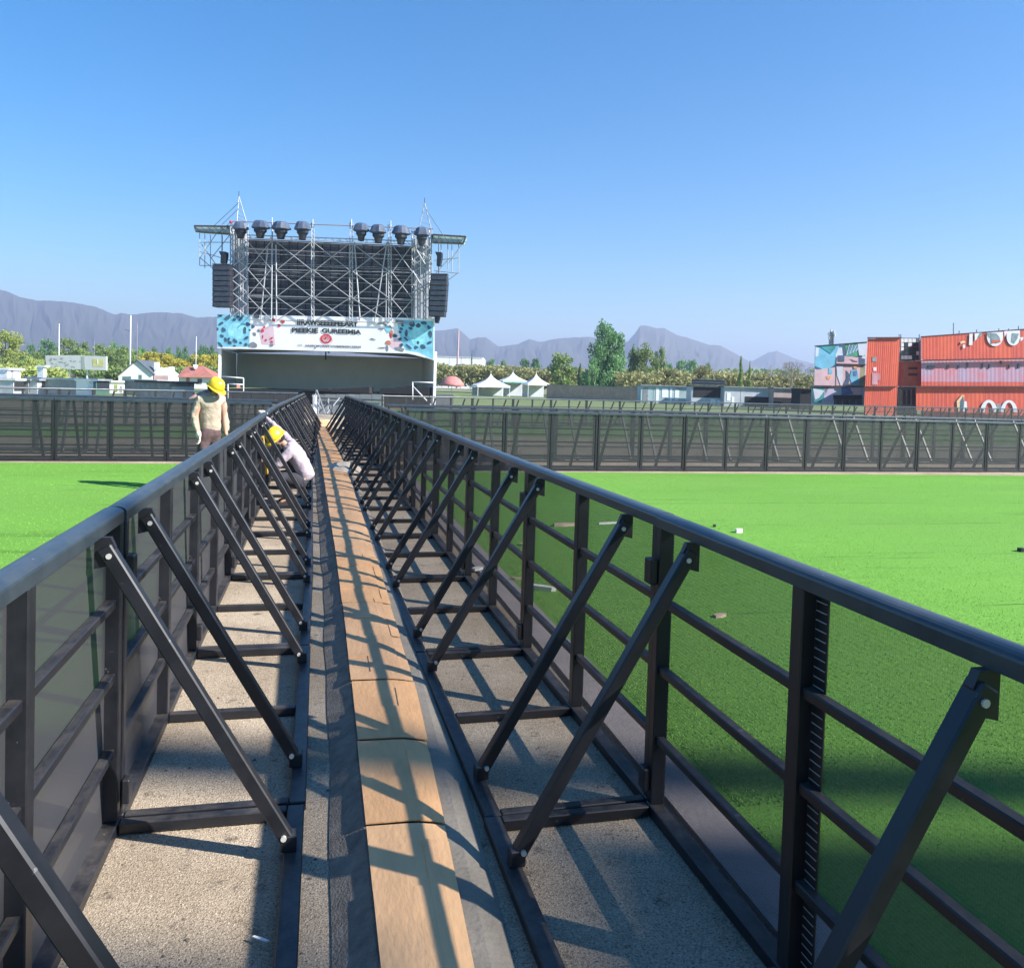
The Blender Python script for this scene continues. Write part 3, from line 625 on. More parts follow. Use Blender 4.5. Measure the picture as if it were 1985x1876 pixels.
# scaffold in front of and around the screen
sca = thing('scaffold', 'white and silver scaffold of upright trusses and crossed braces carrying the screen', 'scaffold', V3(S(640, 620, 0), 0))
def sb(a, b, r, off0=0.0, off1=None, nm='scaffold_tube', m=M_alu, n=6):
    return part(nm, MB().tube(S(*a, off0), S(*b, off0 if off1 is None else off1), r, n), m, sca)
def truss(x0, y0, x1, y1, wd, off=0.0, nm='truss_column', m=M_alu, r=.024, seg=10, dz=.35):
    """a lattice column of four chords with zigzag webs from photo point 0 to 1"""
    mb = MB(); A = [S(x0-wd/2, y0, off), S(x0+wd/2, y0, off), S(x0+wd/2, y0, off+dz), S(x0-wd/2, y0, off+dz)]
    B = [S(x1-wd/2, y1, off), S(x1+wd/2, y1, off), S(x1+wd/2, y1, off+dz), S(x1-wd/2, y1, off+dz)]
    for a, b in zip(A, B): mb.tube(a, b, r, 5)
    for k in range(seg):
        t0, t1 = k/seg, (k+1)/seg
        for i in range(4):
            j = (i+1) % 4; p = A[i].lerp(B[i], t0); q = A[j].lerp(B[j], t1); p2 = A[j].lerp(B[j], t0)
            mb.tube(p, q, r*.55, 4); mb.tube(p, p2, r*.5, 4)
    return part(nm, mb, m, sca)
for x0, y0, x1, y1, wd in [(606, 432, 606, 622, 5), (681, 432, 680, 622, 6), (755, 436, 756, 622, 6)]: truss(x0, y0, x1, y1, wd, -.35, m=M_pole, seg=22)
for a, b, r in [((528, 432), (526, 620), .05), ((535, 475), (536, 620), .05), ((519, 480), (505, 620), .05), ((687, 470), (698, 622), .05), ((750, 470), (726, 624), .05),
                ((749, 520), (748, 622), .035), ((606, 425), (606, 440), .05), ((681, 425), (681, 440), .05), ((757, 428), (757, 445), .05), ((527, 422), (527, 440), .05)]:
    sb(a, b, r, -.4)
cols = [(480, 526), (536, 604), (609, 679), (684, 755), (760, 800)]
rows_ = [468, 522, 574, 620]
for ci, (xa, xb) in enumerate(cols):
    for r0, r1 in zip(rows_, rows_[1:]):
        d = ci*1.5
        sb((xa, r0+d), (xb, r1+d), .024, -.45, nm='diagonal_brace', m=M_pole); sb((xa, r1+d), (xb, r0+d), .024, -.5, nm='diagonal_brace', m=M_pole)
    for r0 in rows_[1:]: sb((xa, r0+ci*1.5-.5), (xb, r0+ci*1.5+1), .028, -.42)
sb((448, 429), (840, 444), .035, -.4, nm='top_cable', m=mat('reddish cable', (.3, .22, .22), .7))
sb((480, 456), (802, 468), .04, -.1, nm='top_chord', m=M_pole); sb((480, 461), (802, 474), .04, -.1, nm='top_chord', m=M_pole)
for k in range(24):
    x = 482+k*13.3; sb((x, 456+k*.5), (x+6, 461+k*.5), .02, -.1)
# side towers: dense lattice seen end on
for x0, x1, y0, y1 in [(449, 478, 436, 612), (801, 834, 446, 620)]:
    for k in range(4):
        xx = x0+(x1-x0)*k/3
        truss(xx, y0, xx, y1, 5, -.3+.5*(k % 2), nm='tower_column', m=M_alu, r=.035, seg=16)
    sheet_ = MB().prism([S(x0+1, y0+18, .9), S(x1, y0+18, .9), S(x1, y1, .9), S(x0+1, y1, .9)], SW.n*.05)
    part('tower_sheet', sheet_, mat('pale mesh cloth', (.60, .66, .76), .9, 0, .1, 2), sca)
    for r0 in range(int(y0)+10, int(y1)-20, 24):
        sb((x0, r0), (x1, r0+24), .03, -.4, nm='diagonal_brace', m=M_pole); sb((x0, r0+24), (x1, r0), .03, -.42, nm='diagonal_brace', m=M_pole)
for x, y in [(800, 512), (800, 565)]: sb((800, y+2), (832, y-16), .05, -.6); sb((800, y-40), (824, y), .05, -.6)
# masts
for apex, bl_, br_ in [((463, 381), (459, 432), (478, 432)), ((823, 394), (812, 444), (836, 446))]:
    mb = MB(); A = S(*apex, .0)
    for q in (S(*bl_, -.3), S(*br_, -.3), S(*bl_, .5), S(*br_, .5)):
        mb.tube(A, q, .03, 5)
        for t in (.3, .5, .7, .85): mb.tube(A.lerp(q, t), A.lerp(S(*br_, -.3), min(1, t+.12)), .016, 4)
    part('mast', mb, M_alu, sca)
    part('mast_tip', MB().tube(A, A+Vector((0, 0, .35)), .025, 5), M_dgrey, sca)
for a, b in [((463, 393), (416, 437)), ((462, 405), (430, 436)), ((822, 400), (860, 458)), ((448, 430), (424, 452))]: sb(a, b, .018, -.2, nm='guy_wire', m=M_dgrey, n=4)
# side booms (roof wings)
M_pale = mat('pale blue roof sheet', (.35, .48, .50), .4, 0, .25, 2)
for side, pts in (('left', [(377, 438), (449, 439), (449, 454), (380, 449)]), ('right', [(838, 455), (903, 459), (898, 472), (838, 470)])):
    a, b, c, d = pts
    part('wing_sheet', MB().prism([S(*a, .1), S(*b, .1), S(*c, .1), S(*d, .1)], SW.n*.6), M_pale, sca)
    for p, q in ((a, b), (d, c), (a, d), (b, c)): sb(p, q, .06, -.02, nm='wing_chord', m=M_dgrey)
    for k in range(6):
        x0 = a[0]+(b[0]-a[0])*k/6; x1 = a[0]+(b[0]-a[0])*(k+1)/6
        sb((x0, a[1]+1), (x1, d[1]), .02, -.06, nm='wing_web', m=M_dgrey)
for a, b in [((387, 452), (387, 515)), ((397, 452), (397, 520)), ((388, 515), (448, 515)), ((388, 470), (420, 515)), ((420, 452), (388, 500)), ((388, 500), (446, 548)), ((446, 455), (410, 500)), ((388, 488), (446, 505)),
             ((408, 452), (408, 515)), ((430, 452), (430, 500)), ((388, 470), (448, 470)),
             ((876, 472), (876, 530)), ((889, 472), (889, 528)), ((868, 472), (868, 522)), ((889, 528), (840, 565)), ((842, 525), (889, 530)), ((897, 472), (870, 510)), ((872, 500), (845, 530)), ((842, 505), (889, 500)), ((855, 472), (855, 500))]:
    sb(a, b, .03, .1, nm='wing_hanger', m=M_alu)
part('warning_lamp', MB().lathe(S(448, 431, -.4), [(0, -.12), (.12, -.05), (.12, .08), (0, .1)], 8), mat('red lamp glass', (.5, .05, .04), .3), sca)

# moving head lights in rain hoods
M_hood = mat('slate rain hood', (.06, .085, .14), .55, 0, .5, 2.0); M_lamp = mat('dark lamp body', (.012, .016, .028), .4)
lights = [(467, 432, 463), (505, 429, 462), (545, 431, 464), (587, 431, 466), (701, 434, 468), (734, 437, 472), (778, 439, 475), (818, 442, 477)]
labs = ['leftmost hooded stage light beside the left mast', 'second hooded stage light from the left', 'third hooded stage light from the left', 'hooded stage light just left of the middle gap',
        'hooded stage light just right of the middle gap', 'pale draped stage light, third from the right', 'second hooded stage light from the right', 'rightmost hooded stage light beside the right mast']
for i, ((x, y0, y1), lb) in enumerate(zip(lights, labs)):
    c = S(x, y0, -.9); h = (S(x, y0, -.9)-S(x, y1, -.9)).length
    t = thing('stage_light', lb, 'stage light', c, 'hooded lights on the scaffold top')
    wv = R_.uniform(.9, 1.15); mb = MB()
    def body(prof, jag, n=12):
        m2 = MB(); i0 = 0; j = [1+R_.uniform(-jag, jag) for _ in range(n)]
        for r, z in prof:
            for k in range(n):
                a = 2*math.pi*k/n; m2.v.append(c+Vector((r*wv*j[k]*math.cos(a), r*wv*j[k]*math.sin(a)*.8, z*h)))
        for q in range(len(prof)-1):
            for k in range(n): m2.f.append((q*n+k, q*n+(k+1) % n, (q+1)*n+(k+1) % n, (q+1)*n+k))
        return m2
    part('rain_hood', body([(.01, .04), (.28, .03), (.40, -.05), (.50, -.28), (.56, -.40), (.40, -.46), (.05, -.44)], .14), M_hood, t)
    part('lamp_head', body([(.05, -.40), (.36, -.44), (.37, -.60), (.26, -.72), (.20, -.98), (.05, -1.0)], .05), M_lamp, t)
    part('bracket', MB().bar(c+Vector((-.5, 0, -.3*h)), c+Vector((.5, 0, -.3*h)), .08, .1), M_lamp, t)
    part('hanger', MB().tube(c+Vector((0, .15, -.3*h)), c+Vector((0, .9, -.35*h)), .04, 6), M_alu, t)

# line arrays
def array(x0, x1, y0, y1, n, label, rnd, hx, hy0, hy1):
    a = S((x0+x1)/2, y0, -.6); t = thing('line_array_speaker', label, 'loudspeaker', a)
    for k in range(n):
        v0, v1 = y0+(y1-y0)*k/n, y0+(y1-y0)*(k+.97)/n; ins = rnd*(1.5 if k in (0, n-1) else 0)
        sk = rnd*k*-.8
        m = MB().prism([S(x0+ins+sk, v0, -.9), S(x1-ins+sk, v0+.6, -.9), S(x1-ins+sk-.4, v1+.6, -.9), S(x0+ins+sk-.4, v1, -.9)], SW.n*.8)
        cab = part('cabinet', m, mat('black cabinet %s%d' % (label[:4], k), (.02+.01*(k % 2), .026, .038), .5, 0, .4, 2), t, bev=.03)
        part('grille', MB().prism([S(x0+ins+sk+2, v0+1, -.93), S(x1-ins+sk-2, v0+1.6, -.93), S(x1-ins+sk-2.4, v1-.4, -.93), S(x0+ins+sk+2, v1-1, -.93)], SW.n*.03), mat('grille %d' % k, (.035, .05, .075), .6, 0, .5, 5), cab)
    part('rigging_frame', MB().prism([S(x0, y0-3, -.8), S(x1, y0-2.5, -.8), S(x1, y0-.5, -.8), S(x0, y0-.8, -.8)], SW.n*.6), M_dgrey, t)
    part('chain', MB().tube(S(hx, hy1, -.5), S((x0+x1)/2, y0-2, -.5), .03, 5), M_dgrey, t)
    part('chain', MB().tube(S(hx, hy0-30, -.5), S(hx, hy0, -.5), .025, 5), M_dgrey, t)
    part('chain_hoist', MB().prism([S(hx-7, hy0, -.75), S(hx+6, hy0+1, -.75), S(hx+6, hy0+9, -.75), S(hx+3, hy1, -.75), S(hx-4, hy1, -.75), S(hx-3, hy0+9, -.75)], SW.n*.5), M_lamp, t)
array(411.5, 446, 514, 595, 8, 'straight dark hanging speaker stack left of the scaffold', 0, 431, 487, 510)
array(834, 867, 533, 613, 8, 'curved dark hanging speaker stack right of the scaffold', .8, 850, 488, 515)
solo('hanging_weight', MB().prism([S(842, 612, -.7), S(852, 613, -.7), S(849, 626, -.7), S(843, 626, -.7)], SW.n*.4), M_lamp, 'small black weight hanging under the right speaker stack', 'weight', loc=S(847, 612, -.7))

# below-stage wall, junk and end of the walkway
M_pan = mat('grey concrete panel', (.20, .22, .23), .85, 0, .25, 1.2)
pw_ = Wall((-1.6, 42), (3.6, 40.6)); gw = thing('panel_wall', 'grey panel wall below the stage behind the end of the walkway', 'wall', (0, 42, 0))
for k in range(6):
    x0 = 606+k*23; part('panel', MB().prism([pw_.p(x0, 764), pw_.p(x0+22.4, 764.6), V3(pw_.p(x0+22.4, 790), 0), V3(pw_.p(x0, 790), 0)], pw_.n*.1), M_pan, gw)
part('ledge', MB().tube(pw_.p(606, 771, -.1), pw_.p(744, 776, -.1), .04, 6), M_dgrey, gw)
pile = thing('pipe_pile', 'tangled pile of grey pipes and struts below the stage', 'pipes', (0.2, 39, 0))
for k in range(16):
    x, y = R_.uniform(-.5, 1.5), R_.uniform(38, 39.6)
    part('pipe', MB().tube((x, y, R_.uniform(.05, .2)), (x+R_.uniform(-.7, .7), y+R_.uniform(-.3, .5), R_.uniform(.5, 1.25)), .03, 5), M_alu if k % 3 else M_dgrey, pile)
wp = pt(611, 790, 37.5); solo('marker_post', MB().box((wp.x-.07, wp.y-.07, 0), (wp.x+.07, wp.y+.07, 1.0)), M_white, 'white square post at the far end of the walkway', 'post', loc=V3(wp, 0))

# ------------------------------------------------------------------ containers and far buildings, right
def corr(wall, x0, x1, yt0, yt1, yb0, yb1, off=0.0, ribs=6, depth=.009):
    """a corrugated sheet between photo columns x0..x1 on a wall; real folds"""
    a, b = wall.p(x0, yt0, off), wall.p(x1, yt1, off); c, d = wall.p(x0, yb0, off), wall.p(x1, yb1, off); m = MB(); n = ribs*4; P = []
    for k in range(n+1):
        t = k/n; dd = wall.n*(depth if k % 4 in (1, 2) else 0); P.append((a.lerp(b, t)+dd, c.lerp(d, t)+dd))
    for (p, q), (r, s) in zip(P, P[1:]): m.quad(p, r, s, q)
    m.prism([a, b, d, c], wall.n*.0) if False else None
    nn = wall.n*(depth+.03); m.quad(a+nn, b+nn, d+nn, c+nn); m.quad(a, a+nn, c+nn, c); m.quad(b, b+nn, d+nn, d); m.quad(a, b, b+nn, a+nn); m.quad(c, d, d+nn, c+nn); return m
M_red = [mat('orange red container paint %d' % k, c, .55, 0, .10, 1.2) for k, c in enumerate([(0.527, 0.072, 0.036), (0.552, 0.081, 0.036), (0.493, 0.068, 0.038)])]
M_red2 = mat('deep red container paint', (.45, .06, .04), .6, 0, .15, 1); M_lav = mat('faded lavender film over red', (.30, .27, .42), .6, 0, 0, .45, col2=(.55, .13, .12))
M_win = mat('dark glass', (.03, .035, .05), .15); M_line = mat('dark ledge', (.05, .025, .03), .7)
RW = Wall(tuple(pt(1786, 720, 81))[:2], tuple(pt(1990, 720, 81.5))[:2])
red = thing('container_building', 'three storey orange red building of stacked containers with white painted shapes', 'building', V3(pt(1880, 790, 80), 0))
def ln(x, xa, ya, xb, yb): return ya+(yb-ya)*(x-xa)/(xb-xa)
top = lambda x: ln(x, 1786, 653, 1985, 638.5); l1 = lambda x: ln(x, 1786, 699, 1985, 695.5); l2 = lambda x: ln(x, 1776, 749.4, 1985, 749.6); bo_ = lambda x: ln(x, 1772, 795, 1985, 806)
xs = [1786, 1817.5, 1853, 1888, 1922, 1965, 2010, 2050, 2095]
for i, (a, b) in enumerate(zip(xs, xs[1:])):
    part('panel', corr(RW, a, b-.5, top(a), top(b), l1(a)-1.5, l1(b)-1.5, ribs=5), M_red[i % 3], red)
xs2 = [1786, 1822, 1860, 1900, 1940, 1980, 2020, 2060, 2095]
for i, (a, b) in enumerate(zip(xs2, xs2[1:])):
    yl = l2(a)-9
    part('panel', corr(RW, a, b-.4, l1(a)+.5, l1(b)+.5, l2(a)-9, l2(b)-9, off=.05, ribs=5), M_lav, red)
    part('panel', corr(RW, a, b-.4, l2(a)-9, l2(b)-9, l2(a)-1.2, l2(b)-1.2, off=.06, ribs=5), M_red[i % 3], red)
xs3 = [1776, 1808, 1835, 1877, 1911, 1950, 1990, 2030, 2062, 2095]
for i, (a, b) in enumerate(zip(xs3, xs3[1:])):
    part('panel', corr(RW, a, b-.5, l2(a)+.8, l2(b)+.8, bo_(a), bo_(b), off=-.05, ribs=4), M_red[(i+1) % 3], red)
for f, o_ in ((l1, -.25), (l2, -.25)):
    part('ledge', MB().bar(RW.p(1745 if f is l2 else 1772, f(1760), o_), RW.p(2095, f(2095), o_), .3, .09), M_line, red)
part('roof_edge', MB().bar(RW.p(1786, top(1786)-.3, .1), RW.p(2095, top(2095)-.3, .1), .3, .08), M_line, red)
bz = RW.p(1790, 700, .3); part('container_body', MB().prism([V3(bz, 0), V3(RW.p(2095, 700, .3), 0), V3(RW.p(2095, 700, .3), RW.p(2095, top(2095)+1, .3).z), V3(bz, RW.p(1786, top(1786)+1, .3).z)], back(1786, 6)), M_red2, red)
for x, w_, y, h_ in [(1805, 12, 712, 3.2), (1838, 4, 711.5, 3.6), (1858.5, 2.8, 711, 3.4), (1876, 2.2, 708, 6), (1905, 2, 709, 6), (1918, 2.2, 710, 5), (1941, 3.2, 702.5, 4), (1956.5, 2.6, 711, 4.2), (1975, 4, 709.5, 5)]:
    wf = part('window', MB().prism([RW.p(x-w_, y-h_, -.02), RW.p(x+w_ if w_ < 10 else x+w_, y-h_, -.02), RW.p(x+w_, y+h_, -.02), RW.p(x-w_, y+h_, -.02)], RW.n*.08) if False else
              MB().prism([RW.p(x-w_/2*1.2, y-h_/1.3, -.02), RW.p(x+w_/2*1.2, y-h_/1.3, -.02), RW.p(x+w_/2*1.2, y+h_/1.3, -.02), RW.p(x-w_/2*1.2, y+h_/1.3, -.02)], RW.n*.08), M_dgrey, red)
    part('pane', MB().prism([RW.p(x-w_*.45, y-h_/1.7, -.04), RW.p(x+w_*.45, y-h_/1.7, -.04), RW.p(x+w_*.45, y+h_/1.7, -.04), RW.p(x-w_*.45, y+h_/1.7, -.04)], RW.n*.03), M_win, wf)
# painted lettering and shapes: coordinates read off an enlarged view (8.155x from 2400,830)
M_pw = mat('white wall paint', (.58, .60, .66), .6, 0, .08, 3); M_pg = mat('grey green paint', (.16, .22, .24), .6, 0, .4, 3); M_pt = mat('tan paint', (.60, .42, .25), .6, 0, .3, 3)
def q5(a, b): return ((2400+a/8.155)/1.3264, (830+b/8.155)/1.3264)
def art(pts, m, off, nm, par=red, wall=RW, f=q5): return part(nm, MB().prism([wall.p(*f(a, b), off) for a, b in pts], wall.n*.01), m, par)
art([(755, 232), (825, 228), (818, 468), (745, 468)], M_pw, -.09, 'white_bar')
art([(865, 222), (1022, 210), (1000, 270), (925, 330), (868, 380)], M_pw, -.09, 'white_triangle'); art([(975, 218), (1022, 210), (1005, 275), (920, 335)], M_pg, -.11, 'grey_corner')
def arcU(x0, x1, y0, y1, yb): 
    P = [(x0, y0)]; n = 12; cx, rx = (x0+x1)/2, (x1-x0)/2
    for k in range(n+1):
        t = math.pi-math.pi*k/n; P.append((cx+rx*math.cos(t), y1+(yb-y1)*math.sin(t)))
    return P+[(x1, y0-15)]
art(arcU(1122, 1460, 205, 300, 490), M_pw, -.09, 'white_letter_u'); art([(1118, 208), (1215, 205), (1215, 330), (1160, 300)], M_pg, -.11, 'grey_corner')
art([(1210, 380), (1200, 210), (1320, 222), (1385, 300), (1410, 400), (1330, 430), (1260, 420)], M_pg, -.12, 'grey_patch'); art([(1215, 370), (1390, 360), (1415, 405), (1290, 418), (1222, 440)], M_red[2], -.14, 'red_patch')
art(arcU(1535, 1815, 175, 300, 478), M_pw, -.09, 'white_letter_u'); art([(1650, 215), (1790, 230), (1760, 330), (1690, 440), (1630, 400)], M_pg, -.11, 'grey_patch')
art([(565, 400), (610, 380), (665, 385), (672, 420), (610, 430), (570, 460)], M_pt, -.09, 'small_leaf_shape'); art([(620, 460), (668, 458), (665, 520), (640, 545), (618, 510)], M_pw, -.1, 'small_white_tulip')
art([(1820, 305), (1890, 300), (1880, 350), (1830, 390)], M_pw, -.09, 'small_white_drop'); art([(1480, 180), (1540, 170), (1530, 230), (1495, 300)], M_bp, -.1, 'pink_corner')
def arch(x0, x1, yb, yt, th, m, nm):
    P = []; n = 12; cx = (x0+x1)/2; rx = (x1-x0)/2
    for k in range(n+1):
        t = math.pi-math.pi*k/n; P.append((cx+rx*math.cos(t), yb-(yb-yt)*math.sin(t)))
    for k in range(n+1):
        t = math.pi*k/n; P.append((cx+(rx-th)*math.cos(t), yb-(yb-yt-th*.6)*math.sin(t)))
    mb = MB(); nn = len(P)//2
    for k in range(nn-1): mb.prism([RW.p(*q5(*P[k]), -.15), RW.p(*q5(*P[k+1]), -.15), RW.p(*q5(*P[2*nn-2-k]), -.15), RW.p(*q5(*P[2*nn-1-k]), -.15)], RW.n*.01)
    part(nm, mb, m, red)
arch(985, 1340, 1870, 1615, 95, M_pw, 'white_arch'); arch(1410, 1760, 1870, 1620, 85, M_pw, 'white_arch')
art([(1330, 1700), (1420, 1690), (1420, 1860), (1330, 1860)], M_bg, -.14, 'grey_patch')
art([(490, 1640), (600, 1515), (650, 1520), (640, 1640), (610, 1860), (500, 1860)], M_pt, -.14, 'tan_shape'); art([(570, 1640), (625, 1540), (640, 1640), (610, 1860), (560, 1860)], M_bd, -.16, 'dark_shape'); art([(650, 1640), (700, 1650), (712, 1860), (620, 1860)], M_pw, -.15, 'white_shape')
for (x, y0, y1) in [(1848, 626, 648), (1859, 641, 647), (1893, 639, 645), (1974, 632, 641), (1955, 637, 642), (1936, 637, 643)]:
    part('roof_antenna', MB().tube(RW.p(x, y1, .3), RW.p(x+.3, y0, .3), .04, 5), M_dgrey, red)
# stair tower (front block of the red building)
TWW = Wall(tuple(pt(1676, 720, 80))[:2], tuple(pt(1745, 720, 80.2))[:2])
tw = thing('container_tower', 'plain upright orange red container tower left of the red building', 'building', V3(pt(1710, 790, 83), 0))
for i, (a, b, c, d) in enumerate([(1682, 1698, 1674, 1690), (1698, 1713.5, 1690, 1706), (1713.5, 1729, 1706, 1721), (1729, 1745.5, 1721, 1737)]):
    m = MB(); n = 16; P = []
    for k in range(n+1):
        t = k/n; o_ = .009 if k % 4 in (1, 2) else 0; P.append((TWW.p(a+(b-.4-a)*t, 655+(.7 if i > 1 else 1.5-i), o_), TWW.p(c+(d-.4-c)*t, 806, o_)))
    for (p, q), (r, s) in zip(P, P[1:]): m.quad(p, r, s, q)
    part('panel', m, M_red[(i+1) % 3], tw)
part('tower_body', MB().prism([V3(TWW.p(1684, 656.5, .12), 0), V3(TWW.p(1744.5, 656.5, .12), 0), TWW.p(1744.5, 656.5, .12), TWW.p(1684, 656.5, .12)], back(1660, 4)), M_red2, tw)
part('roof_edge', MB().bar(TWW.p(1683, 654.8, 0), TWW.p(1746, 654.5, 0), .4, .1), M_line, tw)
part('ledge', MB().bar(TWW.p(1680, 749.5, -.1), TWW.p(1738, 749.3, -.1), .3, .07), M_line, tw)
for (x0, y0, x1, y1, m_) in [(1691, 692, 1699, 701, M_bg), (1690.5, 723, 1701, 746, mat('rosy faded patch', (.45, .22, .27), .7, 0, .2, 2)), (1701, 724, 1707, 738, mat('rosy patch two', (.42, .16, .17), .7, 0, .2, 2)), (1693, 712, 1699, 719, M_bp)]:
    part('faded_patch', MB().prism([TWW.p(x0, y0, -.03), TWW.p(x1, y0, -.03), TWW.p(x1, y1, -.03), TWW.p(x0, y1, -.03)], TWW.n*.02), m_, tw)
# recessed block between tower and long wall
RC = Wall(tuple(pt(1725, 720, 82.5))[:2], tuple(pt(1790, 720, 82.5))[:2])
rc = thing('recessed_block', 'recessed darker red block with a glazed lookout between tower and long red wall', 'building', V3(pt(1758, 790, 86), 0))
part('wall', corr(RC, 1724, 1752, 701, 700.5, 749, 749, ribs=6), M_red2, rc); part('wall', corr(RC, 1752.4, 1790, 700.5, 700, 749, 749, ribs=6), mat('tan red wall', (.40, .13, .08), .7, 0, .3, .8), rc)
part('wall', MB().prism([RC.p(1722, 750), RC.p(1778, 750), V3(RC.p(1778, 800), 0), V3(RC.p(1722, 800), 0)], RC.n*4), M_dgrey, rc)
for y in (714, 726):
    for k in range(5): part('vent', MB().prism([RC.p(1761+k*3.7, y-2.2, -.05), RC.p(1764+k*3.7, y-2.2, -.05), RC.p(1764+k*3.7, y+2.2, -.05), RC.p(1761+k*3.7, y+2.2, -.05)], RC.n*.06), M_line, rc)
for k in range(4):
    f = part('window', MB().prism([RC.p(1740+k*9, 754, -.06), RC.p(1748+k*9, 754, -.06), RC.p(1748+k*9, 786, -.06), RC.p(1740+k*9, 786, -.06)], RC.n*.08), M_bg, rc)
    part('pane', MB().prism([RC.p(1741+k*9, 755, -.08), RC.p(1747+k*9, 755, -.08), RC.p(1747+k*9, 785, -.08), RC.p(1741+k*9, 785, -.08)], RC.n*.03), M_win, f)
lk = part('lookout_frame', MB().prism([RC.p(1743, 655, -.2), RC.p(1785, 655, -.2), RC.p(1785, 699, -.2), RC.p(1743, 699, -.2)], RC.n*2.5), M_dgrey, rc)
for i in range(5):
    for j in range(5):
        part('pane', MB().prism([RC.p(1745+i*7.9, 656.5+j*8.2, -.25), RC.p(1752+i*7.9, 656.5+j*8.2, -.25), RC.p(1752+i*7.9, 663.5+j*8.2, -.25), RC.p(1745+i*7.9, 663.5+j*8.2, -.25)], RC.n*.04), (M_white if j == 0 or (j == 4 and i < 3) or R_.random() < .2 else M_win), lk)
for x in (1743, 1746, 1782): part('mast', MB().tube(RC.p(x, 700, -.3), RC.p(x+.3, 648, -.3), .06, 5), M_bg, rc)

# mural building
MW = Wall(tuple(pt(1578, 720, 88))[:2], tuple(pt(1684, 720, 88))[:2])
mu = thing('mural_building', 'three storey container building covered in blue, pink and white murals', 'building', V3(pt(1630, 790, 90), 0))
def q6(a, b): return ((2060+a/5.514)/1.3264, (850+b/5.514)/1.3264)
def mw(pts, m, off, nm, d=.01): return part(nm, MB().prism([MW.p(*q6(a, b), off) for a, b in pts], MW.n*d if d < 2 else back(1560, d)), m, mu)
Mm = {k: mat('mural '+k, c, .7, 0, v, s) for k, c, v, s in [('sky blue', (.16, .45, .62), .3, .6), ('teal', (.05, .30, .32), .4, 1), ('green', (.08, .34, .20), .4, 1.5), ('pale', (.62, .66, .74), .12, 1), ('pink', (.66, .46, .50), .15, .7),
                                                           ('navy', (.06, .10, .18), .4, 1.2), ('plum', (.28, .10, .14), .4, 2), ('orange', (.75, .35, .15), .3, 2), ('cobalt', (.08, .18, .42), .3, 1), ('lilac', (.55, .50, .66), .15, 1)]}
mw([(203, 215), (940, 160), (940, 1060), (150, 1060), (150, 800), (183, 780)], Mm['pale'], .1, 'wall', 4)
mw([(205, 215), (500, 205), (545, 210), (495, 330), (470, 500), (330, 560), (190, 500)], Mm['sky blue'], -.0, 'blue_print')
mw([(205, 225), (255, 250), (240, 360), (200, 380)], Mm['pale'], -.03, 'white_print'); mw([(260, 215), (500, 205), (480, 260), (420, 330), (300, 250)], Mm['teal'], -.03, 'teal_print')
mw([(190, 560), (480, 520), (480, 780), (185, 775)], Mm['pink'], -.01, 'pink_print'); mw([(350, 650), (425, 635), (400, 695), (370, 695)], Mm['orange'], -.03, 'heart_print')
mw([(390, 530), (440, 560), (440, 610), (385, 620)], Mm['sky blue'], -.03, 'blue_patch')
mw([(620, 185), (780, 165), (935, 165), (905, 360), (640, 375)], Mm['green'], -.0, 'green_print')
for k in range(7): mw([(640+k*22, 350-k*10), (680+k*25, 200), (690+k*25, 200), (652+k*22, 355-k*10)], Mm['sky blue'] if k % 2 else Mm['pale'], -.03, 'curl_line')
mw([(800, 190), (930, 180), (930, 330), (880, 360), (820, 350)], Mm['pale'], -.04, 'white_print')
mw([(515, 350), (810, 380), (810, 475), (500, 465)], Mm['pink'], -.0, 'pink_band'); mw([(525, 352), (615, 352), (612, 440), (525, 440)], Mm['navy'], -.03, 'dark_square')
mw([(810, 385), (905, 400), (905, 540), (810, 475)], Mm['navy'], -.0, 'navy_print'); mw([(690, 400), (760, 425), (805, 435), (800, 445), (740, 440)], Mm['plum'], -.03, 'plum_curve')
mw([(495, 490), (840, 490), (830, 780), (495, 780)], Mm['pink'], -.0, 'pink_print'); mw([(500, 495), (590, 495), (585, 780), (560, 780), (510, 640)], Mm['pale'], -.03, 'white_print')
mw([(640, 560), (700, 640), (670, 770), (590, 775), (640, 680)], Mm['navy'], -.03, 'blue_smoke'); mw([(740, 515), (770, 500), (795, 520), (790, 545), (755, 545)], Mm['orange'], -.05, 'orange_dot')
mw([(710, 560), (790, 540), (830, 780), (720, 775), (690, 660)], Mm['sky blue'], -.03, 'pale_figure'); mw([(740, 580), (790, 570), (785, 640), (745, 640)], Mm['cobalt'], -.05, 'cobalt_patch')
mw([(840, 490), (905, 490), (900, 780), (820, 780)], mat('mural olive', (.30, .30, .18), .7, 0, .4, 1), -.0, 'olive_strip')
mw([(155, 805), (400, 805), (280, 1020), (180, 1010)], Mm['teal'], -.02, 'teal_wave'); mw([(170, 820), (330, 850), (250, 960), (195, 980)], Mm['pale'], -.04, 'white_wave'); mw([(330, 810), (470, 810), (450, 1010), (320, 1010)], Mm['lilac'], -.02, 'lilac_print')
mw([(570, 800), (690, 810), (740, 900), (570, 910)], Mm['cobalt'], -.02, 'cobalt_print'); mw([(690, 810), (860, 800), (860, 910), (740, 900)], Mm['pink'], -.02, 'pink_print')
mw([(460, 915), (870, 915), (865, 970), (470, 970)], M_dark, -.2, 'awning', .6); mw([(470, 970), (865, 970), (865, 1060), (470, 1060)], M_dgrey, -.05, 'dark_shopfront', .1)
mw([(150, 785), (900, 785), (900, 800), (150, 800)], M_line, -.12, 'ledge', .2); mw([(500, 475), (920, 478), (920, 490), (500, 487)], M_line, -.12, 'ledge', .2)
mw([(203, 212), (940, 156), (940, 164), (203, 220)], M_dgrey, -.1, 'roof_edge', .3)
